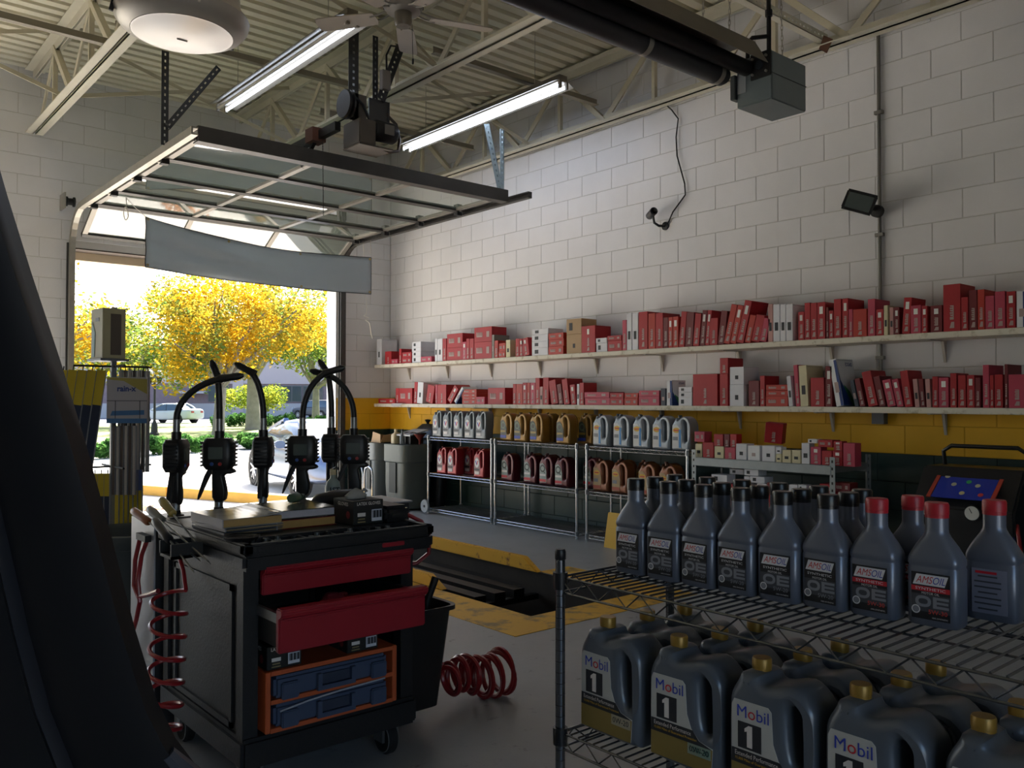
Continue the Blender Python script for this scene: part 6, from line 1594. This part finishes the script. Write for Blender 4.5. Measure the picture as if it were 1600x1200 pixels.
# ================================================================ street lamp
t = thing('street_lamp', 'black twin-headed street lamp on the lawn', 'street lamp', (13.45, 42.37, -.45))
MB().lathe([(.0, 0), (.22, 0), (.22, .12), (.16, .2), (.14, .55), (.09, .65), (.06, .75), (.05, 2.6), (.04, 2.65)], 16).build('pole', m_black, t, smooth=30)
MB().tube([tuple(R_*(-.22)+Vector((0, 0, 2.55))), tuple(R_*(-.12)+Vector((0, 0, 2.48))), (0, 0, 2.5), tuple(R_*.12+Vector((0, 0, 2.48))), tuple(R_*.22+Vector((0, 0, 2.55)))], .025, 8).build('cross_arm', m_black, t, smooth=True)
for s in (-1, 1):
    h = link('lantern', None, t, tuple(R_*(.22*s)+Vector((0, 0, 2.52))))
    MB().lathe([(.06, 0), (.15, .28), (.155, .30)], 12, cap=True).build('shade', m_black, h, smooth=30)
    MB().lathe([(.12, .30), (.15, .42), (.10, .58), (.0, .64)], 12).build('globe', M('lamp_glass', '#cfd6cf', .2), h, smooth=True)
# ================================================================ trees and shrubs
def leaf_mat(name, a, b, c, scale):
    mt = bpy.data.materials.new(name); mt.use_nodes = True; t = mt.node_tree
    t.nodes.remove(t.nodes['Principled BSDF']); out = [n for n in t.nodes if n.type == 'OUTPUT_MATERIAL'][0]
    g = t.nodes.new('ShaderNodeNewGeometry'); n = t.nodes.new('ShaderNodeTexNoise'); n.inputs['Scale'].default_value = scale; n.inputs['Detail'].default_value = 5
    t.links.new(g.outputs['Position'], n.inputs['Vector'])
    r = t.nodes.new('ShaderNodeValToRGB'); e = r.color_ramp.elements
    e[0].position = .38; e[0].color = lin(c); e[1].position = .60; e[1].color = lin(a); q = e.new(.48); q.color = lin(b)
    t.links.new(n.outputs['Fac'], r.inputs[0])
    d = t.nodes.new('ShaderNodeBsdfDiffuse'); tr = t.nodes.new('ShaderNodeBsdfTranslucent'); mx = t.nodes.new('ShaderNodeMixShader'); mx.inputs[0].default_value = .55
    for s in (d, tr): t.links.new(r.outputs[0], s.inputs[0])
    t.links.new(d.outputs[0], mx.inputs[1]); t.links.new(tr.outputs[0], mx.inputs[2]); t.links.new(mx.outputs[0], out.inputs[0])
    return mt
m_leafy = leaf_mat('autumn_leaves', '#c4961f', '#aa9230', '#5f763a', .75)
m_leafg = leaf_mat('turning_leaves', '#8f8c34', '#6f8238', '#546d33', .6)
m_leafb = leaf_mat('hedge_leaves', '#557a3c', '#3f6632', '#2c4a28', 2.)
m_leafl = leaf_mat('lime_leaves', '#9a9c34', '#829238', '#657c32', 1.2)
m_bark = M('grey_bark', '#7d776e', .9, var=.2, vscale=3)
def leaf_cloud(centers, n, size, rr, flat=.7):
    b = MB()
    vs = []; fs = []
    for i in range(n):
        c, rad = centers[rr.randrange(len(centers))]
        while True:
            p = Vector((rr.uniform(-1, 1), rr.uniform(-1, 1), rr.uniform(-1, 1)))
            if p.length < 1: break
        p = Vector((p.x*rad, p.y*rad, p.z*rad*flat))+c
        a = Vector((rr.gauss(0, 1), rr.gauss(0, 1), rr.gauss(0, .6))).normalized(); q = a.cross(Vector((rr.gauss(0, 1), rr.gauss(0, 1), rr.gauss(0, 1)))).normalized()
        s = size*rr.uniform(.6, 1.2); k = len(vs)
        vs += [tuple(p+a*s), tuple(p+q*s*.45), tuple(p-a*s), tuple(p-q*s*.45)]; fs.append((k, k+1, k+2, k+3))
    me = bpy.data.meshes.new('foliage'); me.from_pydata(vs, [], fs)
    return me
def tree(label, base, fork, H, R, seed, leafmat, n, lean=(0, 0), trunk_r=.22, zc=.62, size=.115):
    rr = random.Random(seed)
    t = thing('street_tree', label, 'tree', base, group='trees across the street')
    MB().tube([(0, 0, 0), (lean[0]*.3, lean[1]*.3, fork*.5), (lean[0], lean[1], fork)], [trunk_r*1.25, trunk_r, trunk_r*.9], 10).build('trunk', m_bark, t, smooth=True)
    cents = []
    for i in range(9):
        a = i*2*PI/9+rr.uniform(-.3, .3); el = rr.uniform(.35, 1.25); L = R*rr.uniform(.75, 1.05)
        p0 = Vector((lean[0], lean[1], fork)); d = Vector((math.cos(a)*math.cos(el), math.sin(a)*math.cos(el), math.sin(el)*((H-fork)/R)*.95))
        mid = p0+d*L*.5+Vector((rr.gauss(0, .15), rr.gauss(0, .15), .15)); end = p0+d*L+Vector((0, 0, -.1*L))
        MB().tube([p0, p0+d*L*.25, mid, end], [trunk_r*.55, trunk_r*.42, trunk_r*.28, .03], 7).build('branch', m_bark, t, smooth=True)
        for u in (.55, .8, 1.0):
            q = p0+d*L*u+Vector((rr.gauss(0, .4), rr.gauss(0, .4), rr.gauss(0, .25))); cents.append((q, R*rr.uniform(.20, .36)))
            MB().tube([p0+d*L*(u-.25), q], [.05, .015], 5).build('twig', m_bark, t)
        for _ in range(2):
            q = p0+d*L*rr.uniform(.5, 1)+Vector((rr.gauss(0, R*.22), rr.gauss(0, R*.22), rr.gauss(-.2, R*.12))); cents.append((q, R*rr.uniform(.15, .3)))
    me = leaf_cloud(cents, n, size, rr); me.materials.append(leafmat)
    tag(link('foliage', me, t), kind='stuff')
    return t
tree('tall yellow autumn tree with low fork across the street', (15.02, 38.43, -.45), 2.3, 8.3, 5.2, 11, m_leafy, 20000, (.15, 0), .24)
tree('yellow autumn tree with thick trunk behind the forked one', (20.37, 46.96, -.45), 2.9, 9.3, 5.6, 21, m_leafy, 13000, (.0, 0), .36)
tree('yellow autumn tree at the far left of the opening', (6.2, 36.0, -.45), 2.6, 8.6, 4.6, 31, m_leafy, 9000, (0, 0), .22)
tree('half green tree farther back beside the lamp post', (17.0, 58.0, -.45), 2.5, 8.0, 6.0, 41, m_leafg, 8000, (0, 0), .25, size=.16)
tree('half green tree far right behind the silver coupe', (29.0, 56.0, -.45), 2.5, 9.0, 6.0, 51, m_leafg, 8000, (0, 0), .25, size=.16)
tree('pale green tree standing far left behind the wiper rack', (6.0, 58.0, -.45), 2.5, 7.0, 5.5, 61, m_leafg, 6000, (0, 0), .25, size=.16)
def bush(label, loc, rx, ry, h, seed, mat, n, size, name='bush', stems=True):
    rr = random.Random(seed); t = thing(name, label, 'bush', loc, group='shrubs outside')
    nb = max(8, int(rx*9)); cents = [(Vector((-rx+2*rx*(k+rr.random())/nb, rr.uniform(-ry, ry), h*rr.uniform(.35, .62))), h*.42) for k in range(nb)]
    me = leaf_cloud(cents, n, size, rr, .9); me.materials.append(mat)
    tag(link('foliage', me, t), kind='stuff')
    for k in range(5):
        x = rr.uniform(-rx, rx)*.7; MB().tube([(x, 0, 0), (x*1.1, 0, h*.5)], [.03, .015], 5).build('stem', m_bark, t)
    return t
hg = bush('long low green hedge running along the street', (10.4, 28.5, -.46), 4.7, .5, .62, 70, m_leafb, 16000, .07, 'hedge')
hg.rotation_euler.z = math.atan2(2.9, 7.2)
hg['category'] = 'hedge'
bush('round dark green bush left of the thick trunk', (21.8, 53.5, -.45), 1.2, .7, .95, 81, m_leafb, 2500, .09)
bush('round dark green bush right of the thick trunk', (23.6, 50.9, -.45), 1.4, .7, .95, 82, m_leafb, 2500, .09)
bush('small dark green bush behind the coupe roof', (27.2, 51.5, -.45), .9, .6, .8, 83, m_leafb, 1600, .09)
bush('bright lime green small shrub tree by the thick trunk', (21.6, 49.6, .55), 1.4, 1.2, 1.9, 84, m_leafl, 3000, .11)
# ================================================================ car door frame in the left foreground
m_trim = M('black_car_trim', '#0c0d11', .45, spec=.4)
m_seal = M('door_seal', '#1a1c22', .3, spec=.5)
t = thing('car_door_frame', 'black car window pillar filling the left foreground', 'car', (0, 0, 0))
edge = [Vector(p) for p in [(0.0754,0.5872,1.4651),(0.0941,0.5990,1.4063),(0.1101,0.6127,1.3626),(0.1300,0.6235,1.3070),(0.1504,0.6340,1.2450),(0.1702,0.6451,1.1787),(0.1890,0.6569,1.1126),(0.2094,0.6674,1.0498),(0.2242,0.6688,1.0170),(0.2423,0.6673,0.9882)]]
inner = [Vector(p) for p in [(-0.0274,0.6744,1.4649),(-0.0217,0.6972,1.4061),(-0.0157,0.7195,1.3624),(-0.0059,0.7388,1.3068),(0.0013,0.7604,1.2448),(0.0091,0.7817,1.1784),(0.0173,0.8026,1.1124),(0.0259,0.8231,1.0495),(0.0304,0.8332,1.0167),(0.0355,0.8437,0.9459)]]
def pillar(off0, off1, depth, nm, mat):
    rings = []
    for i, p in enumerate(edge):
        q = inner[i]; a = p.lerp(q, off0); b_ = p.lerp(q, off1); nrm = Vector((.647, .763, 0))*depth
        c = (a+b_)/2
        rings.append([a-nrm*.2, a+nrm*.5, c+nrm, b_+nrm*.5, b_-nrm*.2, c-nrm*.6])
    return MB().loft(rings).build(nm, mat, t, smooth=60)
pillar(0, .30, .030, 'window_pillar', m_trim)
pillar(.28, .36, .022, 'door_seal', m_seal)
pillar(.34, 1.0, .040, 'trim_panel', m_trim)
a, b_ = edge[-2], edge[-1]
MB().tube([edge[-2]+Vector((0, 0, -.006)), edge[-1], edge[-1]+(edge[-1]-edge[-2])*.8], [.006, .009, .009], 8).build('sill_strip', M('sill_strip', '#4a4d55', .3, .4), t, smooth=True)
